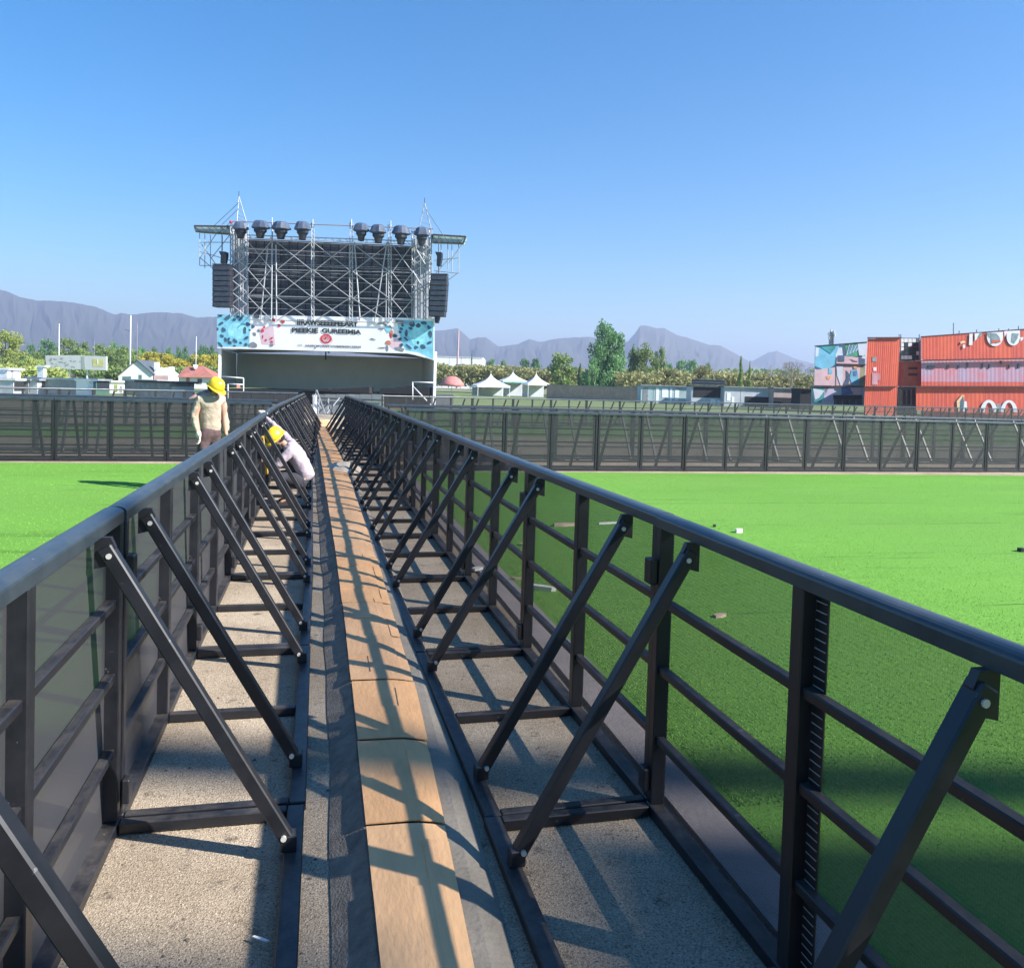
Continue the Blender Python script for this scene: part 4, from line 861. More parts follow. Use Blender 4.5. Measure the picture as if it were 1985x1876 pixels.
for k in range(4): mw([(490+k*95, 975), (496+k*95, 975), (496+k*95, 1060), (490+k*95, 1060)], M_bg, -.12, 'shop_post', .06)
# lattice tower behind it
LT = Wall(tuple(pt(1600, 650, 140))[:2], tuple(pt(1625, 650, 139))[:2]); lt = thing('lattice_tower', 'slim grey lattice mast rising behind the mural building', 'mast', V3(pt(1612, 790, 139), 0))
mb = MB()
for x in (1608, 1616):
    for o_ in (0, .7): mb.tube(V3(LT.p(x, 700, o_), 0), LT.p(x, 645, o_), .09, 4)
for k in range(9):
    y = 672-k*3.3; mb.tube(LT.p(1608, y), LT.p(1616, y-3.3), .06, 4); mb.tube(LT.p(1616, y), LT.p(1608, y-3.3), .06, 4); mb.tube(LT.p(1608, y), LT.p(1616, y), .05, 4)
part('lattice', mb, M_bg, lt)
for x, y in [(1606, 648), (1618, 650), (1607, 655), (1617, 643), (1611, 641)]: part('antenna', MB().tube(LT.p(x, y+2.5, -.3), LT.p(x, y-2.5, -.3), .13, 6), M_white, lt)

# kiosks and sheds, right of centre
def shed(name, x0, x1, yt, yb, D, m, label, cat='shed', roof=None, doors=(), dep=3.0, ny=0):
    a, b = pt(x0, yt, D), pt(x1, yt+.3, D*(1+.05*(x1-x0)/60 if x0 < 800 else 1.0)); W_ = Wall(tuple(a)[:2], tuple(b)[:2])
    t = thing(name, label, cat, V3((a+b)/2, 0)); zt_ = a.z; 
    n = max(1, int((b-a).length/1.6))
    part('core', MB().prism([V3(a, 0)+W_.n*.08, V3(b, 0)+W_.n*.08, V3(b, zt_)+W_.n*.08, V3(a, zt_)+W_.n*.08], W_.n*dep), m, t)
    for k in range(n):
        p, q = a.lerp(b, k/n), a.lerp(b, (k+.97)/n); part('wall_panel', MB().prism([V3(p, 0), V3(q, 0), V3(q, zt_), V3(p, zt_)], W_.n*.06), m, t)
    rr = roof or M_bg; part('roof', MB().prism([V3(a, zt_)-W_.n*.25-W_.u*.1, V3(b, zt_)-W_.n*.25+W_.u*.1, V3(b, zt_+.14)-W_.n*.25+W_.u*.1, V3(a, zt_+.14)-W_.n*.25-W_.u*.1], W_.n*(dep+.4)), rr, t)
    for (u0, u1, z0, z1, mm, nm) in doors:
        f = part(nm, MB().prism([V3(a.lerp(b, u0), z0*zt_)-W_.n*.03, V3(a.lerp(b, u1), z0*zt_)-W_.n*.03, V3(a.lerp(b, u1), z1*zt_)-W_.n*.03, V3(a.lerp(b, u0), z1*zt_)-W_.n*.03], W_.n*.05), mm, t)
    return t
M_teal = mat('pale teal panel', (.38, .50, .52), .6, 0, .2, .8); M_lg = mat('light grey panel', (.50, .53, .58), .6, 0, .15, .8); M_brick = mat('pinkish brick wall', (.42, .29, .23), .9, 0, .2, 1.5, .3, 20)
shed('kiosk', 1243, 1340, 747.5, 776, 108, M_teal, 'long pale teal kiosk row right of the brick wall', 'kiosk', M_bg, [(.04, .14, .02, .9, M_bg, 'door'), (.30, .36, .02, .92, M_bw, 'shutter'), (.42, .54, .35, .9, M_bw, 'window'), (.58, .62, .02, .9, M_bw, 'shutter'), (.68, .76, .2, .8, M_bw, 'window')])
shed('kiosk', 1341, 1404, 749, 776, 104, M_lg, 'grey kiosk under a dark slatted upper box', 'kiosk', M_dgrey, [(.05, .95, .42, .98, M_dark, 'counter_opening'), (.6, .75, .03, .35, M_bw, 'sign'), (.8, .95, .03, .3, M_bw, 'sign')])
ub = pt(1341, 735, 104.5); uc = pt(1405, 736, 103.5); z0_ = pt(1341, 748, 104).z; W_ = Wall(tuple(ub)[:2], tuple(uc)[:2])
t = thing('slatted_box', 'dark slatted box standing on the grey kiosk roof', 'box', V3(ub, z0_))
for k in range(7): part('slat', MB().prism([V3(ub, z0_+.16+k*(ub.z-z0_-.1)/7), V3(uc, z0_+.16+k*(ub.z-z0_-.1)/7), V3(uc, z0_+.16+(k+.85)*(ub.z-z0_-.1)/7), V3(ub, z0_+.16+(k+.85)*(ub.z-z0_-.1)/7)], W_.n*1.5), M_dgrey if k % 3 else M_bg, t)
shed('market_stall', 1405, 1500, 750.5, 778, 102, M_lg, 'long grey stall with dark open counter left of the mural building', 'stall', M_bg, [(.42, .98, .05, .55, M_dark, 'opening'), (.05, .12, .3, .7, M_bw, 'sign'), (.15, .2, .1, .5, M_bw, 'sign')])
shed('market_stall', 1500.5, 1551, 753, 778, 100, mat('pinkish board', (.45, .36, .34), .8, 0, .2, 1), 'low pinkish stall with dark opening beside the black hut', 'stall', M_bg, [(.0, .98, .05, .55, M_dark, 'opening')])
shed('black_hut', 1552, 1577, 755, 779, 96, M_dark, 'small black hut against the left end of the mural building', 'hut', M_dark)
# brick wall
a, b = pt(1060, 746.5, 124), pt(1240, 749.5, 116); W_ = Wall(tuple(a)[:2], tuple(b)[:2]); t = thing('brick_wall', 'low pinkish brick boundary wall behind the meadow', 'wall', V3((a+b)/2, 0))
for k in range(10):
    p, q = a.lerp(b, k/10), a.lerp(b, (k+.985)/10); part('wall_section', MB().prism([V3(p, 0), V3(q, 0), V3(q, a.z), V3(p, a.z)], W_.n*.3), M_brick, t)
    part('coping', MB().prism([V3(p, a.z)-W_.n*.05, V3(q, a.z)-W_.n*.05, V3(q, a.z+.1)-W_.n*.05, V3(p, a.z+.1)-W_.n*.05], W_.n*.4), M_kerb, t)

# pagoda tents
M_tent = mat('white tent fabric', (.80, .80, .80), .6, 0, .05, 1); M_tgr = mat('green tent fabric', (.25, .50, .46), .6, 0, .15, 1)
def pagoda(xc, ypk, ye, xl, xr, D, m, label, ms):
    c = pt(xc, ye, D); pk = pt(xc, ypk, D).z; hw = (pt(xr, ye, D)-pt(xl, ye, D)).length/2; t = thing('pagoda_tent', label, 'tent', V3(c, 0), 'peaked marquee tents'); ez = c.z
    mb = MB(); n = 8; Z = 7; rows = []
    for k in range(Z+1):
        s = k/Z; r = hw*((1-s)**1.9*.97+.03*(1-s)); z = ez+(pk-ez)*s; rows.append([c.x-r, c.x+r, c.y-r, c.y+r, z])
    for r0, r1 in zip(rows, rows[1:]):
        P = lambda r: [(r[0], r[2], r[4]), (r[1], r[2], r[4]), (r[1], r[3], r[4]), (r[0], r[3], r[4])]
        p0, p1 = P(r0), P(r1)
        for k in range(4): mb.quad(p0[k], p0[(k+1) % 4], p1[(k+1) % 4], p1[k])
    part('canopy', mb, m, t)
    v = MB()
    for k in range(4):
        q = [(c.x-hw, c.y-hw), (c.x+hw, c.y-hw), (c.x+hw, c.y+hw), (c.x-hw, c.y+hw)]; a, b = q[k], q[(k+1) % 4]
        v.quad((*a, ez-.25), (*b, ez-.25), (*b, ez), (*a, ez))
    part('valance', v, ms, t)
    for sx in (-1, 1):
        for sy in (-1, 1): part('pole', MB().tube((c.x+sx*hw*.96, c.y+sy*hw*.96, 0), (c.x+sx*hw*.96, c.y+sy*hw*.96, ez), .05, 6), M_white, t)
    part('finial', MB().tube((c.x, c.y, pk-.1), (c.x, c.y, pk+.25), .04, 5), M_white, t)
    part('back_sheet', MB().box((c.x-hw*.94, c.y+hw*.9, .05), (c.x+hw*.94, c.y+hw*.93, ez-.3)), M_lg, t)
pagoda(951, 723, 747.5, 912, 976, 128, M_tent, 'left white peaked tent beside the red parasol', M_tent)
pagoda(994, 720, 739, 968, 1019, 134, M_tent, 'middle peaked tent with green valance', M_tgr)
pagoda(1039, 722.5, 744, 1017, 1060, 130, M_tent, 'right white peaked tent next to the brick wall', M_tent)
# red parasol
c = pt(876, 748, 122); zt_ = pt(876, 729, 122).z; t = thing('red_parasol', 'large faded red dome parasol left of the peaked tents', 'parasol', V3(c, 0))
part('canopy', MB().lathe(V3(c, 0), [(0, zt_), (.7, zt_-.12), (1.3, zt_-.5), (1.75, zt_-1.1), (1.85, zt_-1.5), (1.7, zt_-1.45)], 14), mat('faded red cloth', (.52, .20, .18), .8, 0, .25, 2), t, True)
part('pole', MB().tube(V3(c, 0), V3(c, zt_), .05, 6), M_white, t)
# tiny stall goods/figures near tents
for i, (x, y0, y1, nm, lb) in enumerate([(866, 752, 766, 'person', 'a'), ]): pass

# white depot far away + chimney
shed('white_depot', 843, 936, 691, 706, 330, M_bw, 'long low white depot building right of the stage on the hillside', 'building', M_bw, [(.55, .56, 0, 1, M_lg, 'joint'), (.3, .31, 0, 1, M_lg, 'joint')], dep=30)
mc = pt(887, 705, 320); solo('chimney_mast', MB().tube(V3(mc, 0), V3(mc, pt(886, 640, 320).z), .5, 8, .3), mat('pinkish mast', (.5, .35, .36), .8), 'tall thin pinkish mast rising beside the stage speaker', 'mast', loc=V3(mc, 0))

# ------------------------------------------------------------------ left background: houses, billboard, poles, sheds
M_hw = mat('white house wall', (.72, .72, .70), .8, 0, .08, .8); M_slate = mat('slate roof', (.09, .11, .13), .7, 0, .2, 1.5); M_tile = mat('red brown roof tile', (.36, .14, .11), .8, 0, .25, 1.5, .4, 12)
HW_ = Wall(tuple(pt(229, 740, 115))[:2], tuple(pt(296, 740, 115.5))[:2]); h = thing('white_house', 'white gabled house with slate roof and green window', 'house', V3(pt(262, 752, 117), 0)); H = HW_.p
part('gable_wall', MB().prism([V3(H(229.5, 752), 0), V3(H(295, 752), 0), H(295, 724), H(265, 699), H(229.5, 727.5)], HW_.n*.3), M_hw, h)
sv = HW_.n*7
part('roof_slope', MB().prism([H(229, 728.5, -.3), H(265, 698, -.3), H(265, 697, -.3), H(228, 727, -.3)], HW_.n*7.5), M_slate, h)
part('roof_slope', MB().prism([H(265, 698, -.3), H(298, 726, -.3), H(298, 725, -.3), H(265, 697, -.3)], HW_.n*7.5), M_slate, h)
part('side_wall', MB().prism([V3(H(295, 752, .3), 0), V3(H(295, 752, .3), H(295, 724).z), V3(H(295, 752, .3), H(295, 724).z)+sv, V3(H(295, 752, .3), 0)+sv], HW_.u*-.2), M_hw, h)
part('body', MB().prism([V3(H(230, 752, .4), 0), V3(H(294, 752, .4), 0), V3(H(294, 752, .4), H(295, 727).z), V3(H(230, 752, .4), H(230, 730).z)], HW_.n*6.5), M_hw, h)
part('rear_slope', MB().prism([H(277, 707, 1), H(298, 708, 3), H(298, 722, 3), H(290, 722, 1)], HW_.n*.3), M_slate, h)
M_gwin = mat('green glass', (.10, .20, .17), .25)
for x0, y0, x1, y1 in [(237.7, 729.2, 254.8, 739), (269, 726, 275.5, 742)]:
    f = part('window', MB().prism([H(x0, y0, -.04), H(x1, y0, -.04), H(x1, y1, -.04), H(x0, y1, -.04)], HW_.n*.06), M_lg, h)
    part('pane', MB().prism([H(x0+.8, y0+.8, -.07), H((x0+x1)/2-.3, y0+.8, -.07), H((x0+x1)/2-.3, y1-.8, -.07), H(x0+.8, y1-.8, -.07)], HW_.n*.04), M_gwin, f)
    part('pane', MB().prism([H((x0+x1)/2+.3, y0+.8, -.07), H(x1-.8, y0+.8, -.07), H(x1-.8, y1-.8, -.07), H((x0+x1)/2+.3, y1-.8, -.07)], HW_.n*.04), M_gwin, f)
for x0, y0, x1, y1, o_ in [(298.5, 702, 305, 724, 1), (326.5, 711, 334, 728, 1.5)]:
    part('chimney', MB().prism([H(x0, y0, o_), H(x1, y0, o_), H(x1, y1+22, o_), H(x0, y1+22, o_)], HW_.n*1), M_hw, h)
part('parapet_wall', MB().prism([H(298, 752, .5), H(334, 752, .5), H(334, 725, .5), H(320, 713, .5), H(305, 712, .5), H(298, 722, .5)], HW_.n*3), M_hw, h)
part('porch', MB().prism([H(298, 752, .2), H(326, 752, .2), H(326, 728, .2), H(298, 728, .2)], HW_.n*.4), mat('rosy plaster', (.52, .36, .34), .9, 0, .25, 2), h)
# red roof house
PWl = Wall(tuple(pt(343, 740, 110))[:2], tuple(pt(416, 740, 110.5))[:2]); Q = PWl.p; h = thing('red_roof_house', 'low house with hipped red brown roof left of the stage', 'house', V3(pt(380, 752, 111), 0))
part('wall', MB().prism([V3(Q(346, 752), 0), V3(Q(411, 752), 0), Q(411, 731), Q(346, 730)], PWl.n*6), M_hw, h)
e0, e1 = Q(342, 731, -.5), Q(416, 732, -.5); r0, r1 = Q(361, 711, 2.5), Q(392, 708.5, 2.5)
mb = MB(); mb.quad(e0, e1, r1, r0); mb.quad(e1, e1+PWl.n*7, r1); mb.quad(e0, r0, e0+PWl.n*7); mb.quad(e0+PWl.n*7, e1+PWl.n*7, r1, r0); mb.quad(e0, e1, e1+PWl.n*7, e0+PWl.n*7); part('roof', mb, M_tile, h)
part('skylight', MB().prism([Q(374, 709, 1.8), Q(383, 709, 1.8), Q(382, 715, 1.0), Q(376, 715, 1.0)], Vector((0, 0, .15))), M_white, h)
part('pier', MB().prism([V3(Q(361, 752, -.1), 0), V3(Q(367, 752, -.1), 0), Q(367, 731, -.1), Q(361, 731, -.1)], PWl.n*.3), M_tile, h)
f = part('window', MB().prism([Q(382, 733.5, -.05), Q(392, 733.5, -.05), Q(392, 744.5, -.05), Q(382, 744.5, -.05)], PWl.n*.06), M_lg, h); part('pane', MB().prism([Q(383, 734.5, -.08), Q(391, 734.5, -.08), Q(391, 743.5, -.08), Q(383, 743.5, -.08)], PWl.n*.04), M_win, f)
# billboard
BW = Wall(tuple(pt(87, 700, 103))[:2], tuple(pt(206, 700, 102.5))[:2]); K = BW.p; bb = thing('billboard', 'long white billboard with faint grey print and yellow patch above the sheds', 'billboard', V3(pt(150, 740, 103), 0))
part('board', MB().prism([K(87.5, 689), K(150, 688.6), K(205.6, 691.3), K(205.6, 718), K(150, 716), K(90, 714)], BW.n*.3), mat('billboard white', (.58, .60, .60), .7, 0, .05, 1), bb)
mb = MB()
for k in range(26):
    x = R_.uniform(92, 155); y = R_.uniform(691, 711); mb.prism([K(x, y, -.02-.002*(k % 4)), K(x+R_.uniform(2, 9), y+R_.uniform(-2, 2), -.02-.002*(k % 4)), K(x+R_.uniform(1, 6), y+R_.uniform(1, 4), -.02-.002*(k % 4))], BW.n*.005)
part('grey_print', mb, mat('faint grey print', (.33, .38, .38), .8), bb)
part('dark_bar', MB().prism([K(157.5, 691, -.02), K(163.5, 691, -.02), K(165, 715.5, -.02), K(157.5, 715.5, -.02)], BW.n*.01), mat('grey green bar', (.35, .40, .36), .8), bb)
part('yellow_patch', MB().prism([K(179.6, 696, -.02), K(200.5, 696, -.02), K(200.5, 710.5, -.02), K(179.6, 710.5, -.02)], BW.n*.01), mat('yellow print', (.60, .56, .22), .8, 0, .2, 2), bb)
part('white_mark', MB().prism([K(188, 697, -.04), K(190, 697, -.04), K(190, 706, -.04), K(188, 706, -.04)], BW.n*.01), M_bw, bb)
for x in (100, 135, 169): part('support_post', MB().tube(V3(K(x, 740, .4), 0), K(x, 712, .4), .12, 8), M_white, bb)
for k, (x, y0, y1, r, lb) in enumerate([(113.5, 628, 689, .09, 'thin grey pole rising behind the left part of the billboard'), (181.6, 661, 692, .05, 'short thin pole behind the right part of the billboard'), (251.5, 612, 700, .13, 'tallest white pole left of the gabled house'),
                                        (264.6, 625, 699, .06, 'thin pole standing at the peak of the white gable'), (379, 652, 708, .06, 'thin pale pole behind the red roofed house')]):
    p = pt(x, 745, 125); t = thing('flag_pole', lb, 'pole', V3(p, 0)); part('shaft', MB().tube(V3(p, 0), V3(p, pt(x, y0, 125).z), r, 8, r*.6), M_white if k in (2, 0, 4) else M_bg, t, True)
    if k == 2: part('crossarm', MB().bar(V3(p, pt(x, 641, 125).z)+Vector((-.8, 0, .15)), V3(p, pt(x, 643, 125).z), .06, .06), M_dgrey, t)
# row of sheds/caravans
shed('market_stall', -6, 18, 737, 756, 60, M_lg, 'grey market stall at the left edge of the picture', 'stall', M_bg, [(.1, .9, .2, .75, M_dgrey, 'opening')])
shed('market_stall', 19, 25, 737, 756, 62, M_white, 'narrow white booth between two grey stalls', 'stall', M_bw)
shed('market_stall', 26, 54, 737.5, 756, 60, M_lg, 'grey stall with large dark opening', 'stall', M_white, [(.05, .95, .2, .85, M_dark, 'opening')])
shed('market_stall', 55, 71, 738, 756, 61, M_bg, 'dark grey stall with vertical boards', 'stall', M_bg, [(.1, .4, .1, .9, M_dgrey, 'board')])
shed('market_stall', 72, 89, 738, 756, 61, M_lg, 'pale stall right of the dark grey stall', 'stall', M_bg, [(.5, .95, .5, .95, M_dark, 'opening')])
shed('water_tank', 14, 41, 717, 737, 64, M_bw, 'white boxy tank standing above the left stalls', 'tank', M_bw, [(.28, .40, .62, 1, M_bg, 'strap')])
shed('sign_tower', 84, 90, 711.5, 737, 70, M_bw, 'narrow white upright sign below the left end of the billboard', 'sign', M_bw, [(.3, .7, .75, .9, M_bg, 'mark')], dep=.5)
shed('caravan', 92, 118, 740, 756, 63, mat('pale lilac metal', (.50, .50, .60), .5, 0, .15, 1), 'pale lilac caravan below the billboard', 'caravan', M_lg, [(.1, .3, .3, .8, M_bg, 'window')])
shed('caravan', 119, 151, 736.5, 756, 62, M_lg, 'light grey cabin right of the lilac caravan', 'cabin', M_white, [(.1, .12, .1, .9, M_bg, 'joint'), (.6, .75, .1, .5, M_bg, 'door')])
shed('cabin', 152, 171, 737.5, 756, 61, mat('warm grey metal', (.36, .36, .36), .5, 0, .2, 1), 'warm grey cabin beside the bright white cube', 'cabin', M_lg)
shed('white_cube', 172, 181, 739, 756, 60, M_bw, 'bright white cube cabinet beside the green van', 'cabinet', M_bw, dep=1)
shed('green_van', 186, 212, 738, 756, 64, mat('dark green metal', (.05, .13, .10), .4, 0, .2, 1), 'dark green van with long black window', 'van', M_bg, [(.1, .98, .45, .92, M_win, 'window')])
shed('garden_wall', 213, 300, 741, 756, 70, M_hw, 'long low white wall in front of the gabled house', 'wall', M_hw, [(.08, .16, .1, .8, M_rough, 'bush'), (.2, .26, .05, .7, M_bg, 'gate')], dep=.4)
shed('market_stall', 301, 330, 740, 757, 66, mat('rosy shed', (.42, .34, .34), .9, 0, .3, 2), 'rosy board shed between the two houses', 'shed', M_lg)
shed('market_stall', 330, 378, 743, 757, 58, M_bg, 'long low grey roofed stall left of the standing worker', 'stall', M_dgrey, [(.05, .95, .1, .8, M_lg, 'counter')])
shed('market_stall', 1, 0, 0, 0, 1, M_bg, 'x') if False else None

# ------------------------------------------------------------------ trees
def leaf_mat(name, a, b_, sat=1):
    m = bpy.data.materials.new(name); m.use_nodes = True; n, l = m.node_tree.nodes, m.node_tree.links
    b = n['Principled BSDF']; b.inputs['Roughness'].default_value = .6; b.inputs['Specular IOR Level'].default_value = .2
    tc = n.new('ShaderNodeTexCoord'); nz = n.new('ShaderNodeTexNoise'); nz.inputs['Scale'].default_value = 5; nz.inputs['Detail'].default_value = 5
    l.new(tc.outputs['Object'], nz.inputs['Vector']); cr = n.new('ShaderNodeValToRGB'); cr.color_ramp.elements[0].color = c4(a); cr.color_ramp.elements[1].color = c4(b_)
    cr.color_ramp.elements[0].position = .35; cr.color_ramp.elements[1].position = .65; l.new(nz.outputs[0], cr.inputs[0])
    oi = n.new('ShaderNodeObjectInfo'); hs = n.new('ShaderNodeHueSaturation'); mr = n.new('ShaderNodeMapRange'); mr.inputs[3].default_value = .8; mr.inputs[4].default_value = 1.25
    l.new(oi.outputs['Random'], mr.inputs[0]); l.new(mr.outputs[0], hs.inputs['Value']); l.new(cr.outputs[0], hs.inputs['Color']); l.new(hs.outputs[0], b.inputs['Base Color'])
    tl_ = n.new('ShaderNodeBsdfTranslucent'); l.new(hs.outputs[0], tl_.inputs[0]); mx = n.new('ShaderNodeMixShader'); mx.inputs[0].default_value = .3
    l.new(b.outputs[0], mx.inputs[1]); l.new(tl_.outputs[0], mx.inputs[2]); l.new(mx.outputs[0], n['Material Output'].inputs[0]); return m
LM = {'dark': leaf_mat('dark green leaves', (.09, .20, .085), (.20, .37, .14)), 'mid': leaf_mat('mid green leaves', (.17, .25, .075), (.28, .37, .12)), 'willow': leaf_mat('yellow green leaves', (.26, .33, .09), (.40, .44, .14)),
      'yellow': leaf_mat('yellow spring leaves', (.42, .38, .06), (.58, .50, .08)), 'olive': leaf_mat('olive scrub leaves', (.25, .26, .10), (.38, .36, .17)), 'bare': leaf_mat('grey pink twigs', (.25, .22, .20), (.38, .33, .30))}
M_bark = mat('bark', (.12, .10, .08), .95, 0, .3, 6)
def leaves(mb, c, r, n, s, rng):
    for _ in range(n):
        while True:
            d = Vector((rng.uniform(-1, 1), rng.uniform(-1, 1), rng.uniform(-1, 1)))
            if .15 < d.length < 1: break
        p = c+Vector((d.x*r[0], d.y*r[1], d.z*r[2])); a = Vector((rng.gauss(0, 1), rng.gauss(0, 1), rng.gauss(0, 1))).normalized(); b = a.orthogonal().normalized(); q = a.cross(b); t = rng.uniform(0, 6.28)
        b, q = b*math.cos(t)+q*math.sin(t), q*math.cos(t)-b*math.sin(t); k = s*rng.uniform(.6, 1.3)
        mb.quad(p-b*k, p+q*k*.55, p+b*k, p-q*k*.55)
def crown_mesh(style, seed, m, nl=2600, ls=.03):
    rng = random.Random(seed); mb = MB(); nc = 110 if style == 'tall' else 46
    for k in range(nc):
        if style == 'tall':      # several upright spires
            sx = rng.choice([-.30, -.12, -.1, .08, .1, .3]); h = rng.random()**1.15; top = {-.30: .78, -.12: 1.0, -.1: .99, .08: .95, .1: .93, .3: .84}[sx]
            wd = .19*(1-h*.7); c = Vector((sx*(1-h*.25)+rng.uniform(-wd, wd), rng.uniform(-.35, .35)*(1-h*.7), .05+h*(top-.08))); r = (.13*(1.15-h*.6), .13*(1.15-h*.6), .09)
        elif style == 'narrow':
            h = rng.random(); c = Vector((rng.uniform(-.3, .3)*(1-h), rng.uniform(-.3, .3)*(1-h), .08+h*.86)); r = (.16*(1.1-h*.8), .16*(1.1-h*.8), .08)
        else:
            a = rng.uniform(0, 6.28); h = rng.random(); rr = .36*math.sqrt(max(.05, 1-((h-.42)/.62)**2))*rng.uniform(.35, 1.05)
            c = Vector((rr*math.cos(a), rr*math.sin(a), .12+h*.76)); r = (rng.uniform(.09, .15),)*2+(rng.uniform(.07, .11),)
        leaves(mb, c, r, nl//nc, ls, rng)
    return mb.mesh('crown', m)
def trunk_mesh(seed):
    rng = random.Random(seed); mb = MB(); mb.tube((0, 0, 0), (.02, 0, .35), .03, 7, .02); mb.tube((.02, 0, .35), (0, .02, .8), .02, 6, .006)
    for k in range(6):
        a = rng.uniform(0, 6.28); z = rng.uniform(.2, .6); mb.tube((.01, 0, z), (.28*math.cos(a), .28*math.sin(a), z+rng.uniform(.15, .3)), .012, 5, .004)
    return mb.mesh('trunk', M_bark)
TM = [trunk_mesh(k) for k in range(3)]; CM = {}
def tree(x, yt, xw, D, kind, style, label, group=None, base=None, nl=2600, ls=.03, seed=None):
    """x: photo column, yt: row of the top, xw: width in photo pixels, D: distance"""
    p = pt(x, yt, D); hh = p.z+.0; wd = xw/FPX*D; sd = R_.randrange(3) if seed is None else seed; key = (kind, style, sd, nl)
    if key not in CM: CM[key] = crown_mesh(style, sd*17+5, LM[kind], nl, ls)
    t = thing('tree', label, 'tree', V3(p, 0), group); c = obj('crown', CM[key], t); c.scale = (wd/.9, wd/.9, hh); c.rotation_euler = (0, 0, 0 if style == 'tall' else R_.uniform(0, 6.28))
    tr = obj('trunk', TM[sd], t); tr.scale = (wd*.8, wd*.8, hh); return t
tree(1180, 620, 92, 135, 'dark', 'tall', 'tallest dark green poplar clump rising behind the brick wall', nl=15000, ls=.02, seed=0)
tree(1247, 661, 72, 142, 'mid', 'round', 'broad green tree directly right of the tallest poplar', nl=5000, ls=.025)
tree(1228, 668, 40, 150, 'dark', 'narrow', 'dark narrow tree squeezed between tallest poplar and broad green tree')
tree(1280, 663, 40, 150, 'mid', 'round', 'round green tree with lighter top behind the teal kiosk')
tree(1090, 681, 66, 150, 'mid', 'round', 'rounded grey green tree above the right peaked tent', nl=4000)
tree(1125, 705, 26, 140, 'dark', 'narrow', 'small dark conifer at the left foot of the tallest poplar')
tree(1150, 690, 30, 132, 'dark', 'round', 'dark tree low at the left side of the tallest poplar')
ORL = ['first'] + ORD[1:]
def rank(lst, i): return ORL[sorted(range(len(lst)), key=lambda k: lst[k][0]).index(i)] + ' from the left'
T1 = [(953, 692, 30), (975, 694, 22), (1018, 690, 30), (1040, 690, 32), (915, 680, 10), (1322, 692, 34), (1345, 690, 40), (1370, 697, 30), (1300, 700, 30)]
for i, (x, y, w_) in enumerate(T1):
    tree(x, y, w_, 210, 'dark' if i != 4 else 'dark', 'round' if i != 4 else 'narrow', 'dark tree top above the olive scrub right of the stage, ' + rank(T1, i), 'far dark trees right of the stage')
tree(1437, 688, 24, 118, 'mid', 'narrow', 'slender green tree with two tips right of the slatted box', seed=1)
tree(1454, 700, 16, 120, 'mid', 'narrow', 'thin small tree just right of the slender green tree', seed=2)
tree(1365, 706, 70, 128, 'olive', 'round', 'olive bush rising above the teal kiosk', nl=4000)
tree(1300, 712, 80, 128, 'olive', 'round', 'broad olive bush behind the left end of the teal kiosk', nl=4000)
bt = pt(1535, 700, 112); t = thing('bare_tree', 'leafless pinkish tree in front of the scrub left of the murals', 'tree', V3(bt, 0))
def branch(mb, p, d, ln_, r, lv, rng):
    q = p+d*ln_; mb.tube(p, q, r, 5, r*.6)
    if lv: 
        for k in range(3): branch(mb, q, (d+Vector((rng.uniform(-.7, .7), rng.uniform(-.7, .7), rng.uniform(-.1, .5)))).normalized(), ln_*.72, r*.6, lv-1, rng)
mb = MB(); mb.tube(V3(bt, 0), V3(bt, 2.2), .14, 6, .1); part('trunk', mb, M_bark, t)
mb = MB(); rg = random.Random(4)
for k in range(3): branch(mb, V3(bt, 2.1), Vector((rg.uniform(-.6, .6), rg.uniform(-.4, .4), 1)).normalized(), 1.5, .07, 4, rg)
part('crown', mb, LM['bare'], t)
for i, x in enumerate((1498, 1520, 1550, 1568)):
    tree(x, 698+R_.uniform(-2, 5), 40, 125, 'bare', 'round', 'pale grey twiggy bush behind the bare tree, ' + ORL[i] + ' from the left', 'pale grey bushes left of the murals', nl=900, ls=.015)
# left trees
tree(10, 632, 88, 100, 'willow', 'round', 'large yellow green willow at the left edge', nl=6000, ls=.02)
tree(60, 690, 60, 96, 'willow', 'round', 'pale green willow right of the large left willow', nl=4000, ls=.025)
T2 = [(62, 660, 28), (88, 652, 40), (105, 656, 34), (222, 657, 26), (275, 668, 22), (300, 668, 22), (345, 664, 16), (358, 664, 20), (395, 662, 34), (240, 665, 24), (328, 668, 20), (412, 665, 22)]
for i, (x, y, w_) in enumerate(T2):
    tree(x, y, w_, 230, 'dark', 'round', 'dark green tree in the far row below the left mountain, ' + rank(T2, i), 'far dark trees on the left')
T3 = [(132, 650, 50), (160, 655, 40), (190, 659, 46), (215, 667, 44), (240, 668, 44), (110, 676, 44), (150, 672, 60), (195, 683, 60), (235, 684, 50), (120, 690, 60), (75, 676, 40), (262, 673, 34)]
for i, (x, y, w_) in enumerate(T3):
    tree(x, y, w_, 180-i*2, 'mid', 'round', 'mid green leafy tree in the belt behind the billboard, ' + rank(T3, i), 'mid green trees behind the billboard')
T4 = [(285, 678, 50), (310, 679, 50), (330, 683, 44), (375, 682, 44), (400, 683, 44), (352, 692, 50), (298, 692, 50), (420, 680, 40)]
for i, (x, y, w_) in enumerate(T4):
    tree(x, y, w_, 150-i, 'yellow', 'round', 'yellow green spring tree behind the left houses, ' + rank(T4, i), 'yellow trees behind the houses')
tree(125, 722, 70, 92, 'bare', 'round', 'grey twiggy shrub under the billboard', nl=2500, ls=.014)
tree(196, 728, 28, 85, 'dark', 'round', 'small dark shrub right of the billboard post')
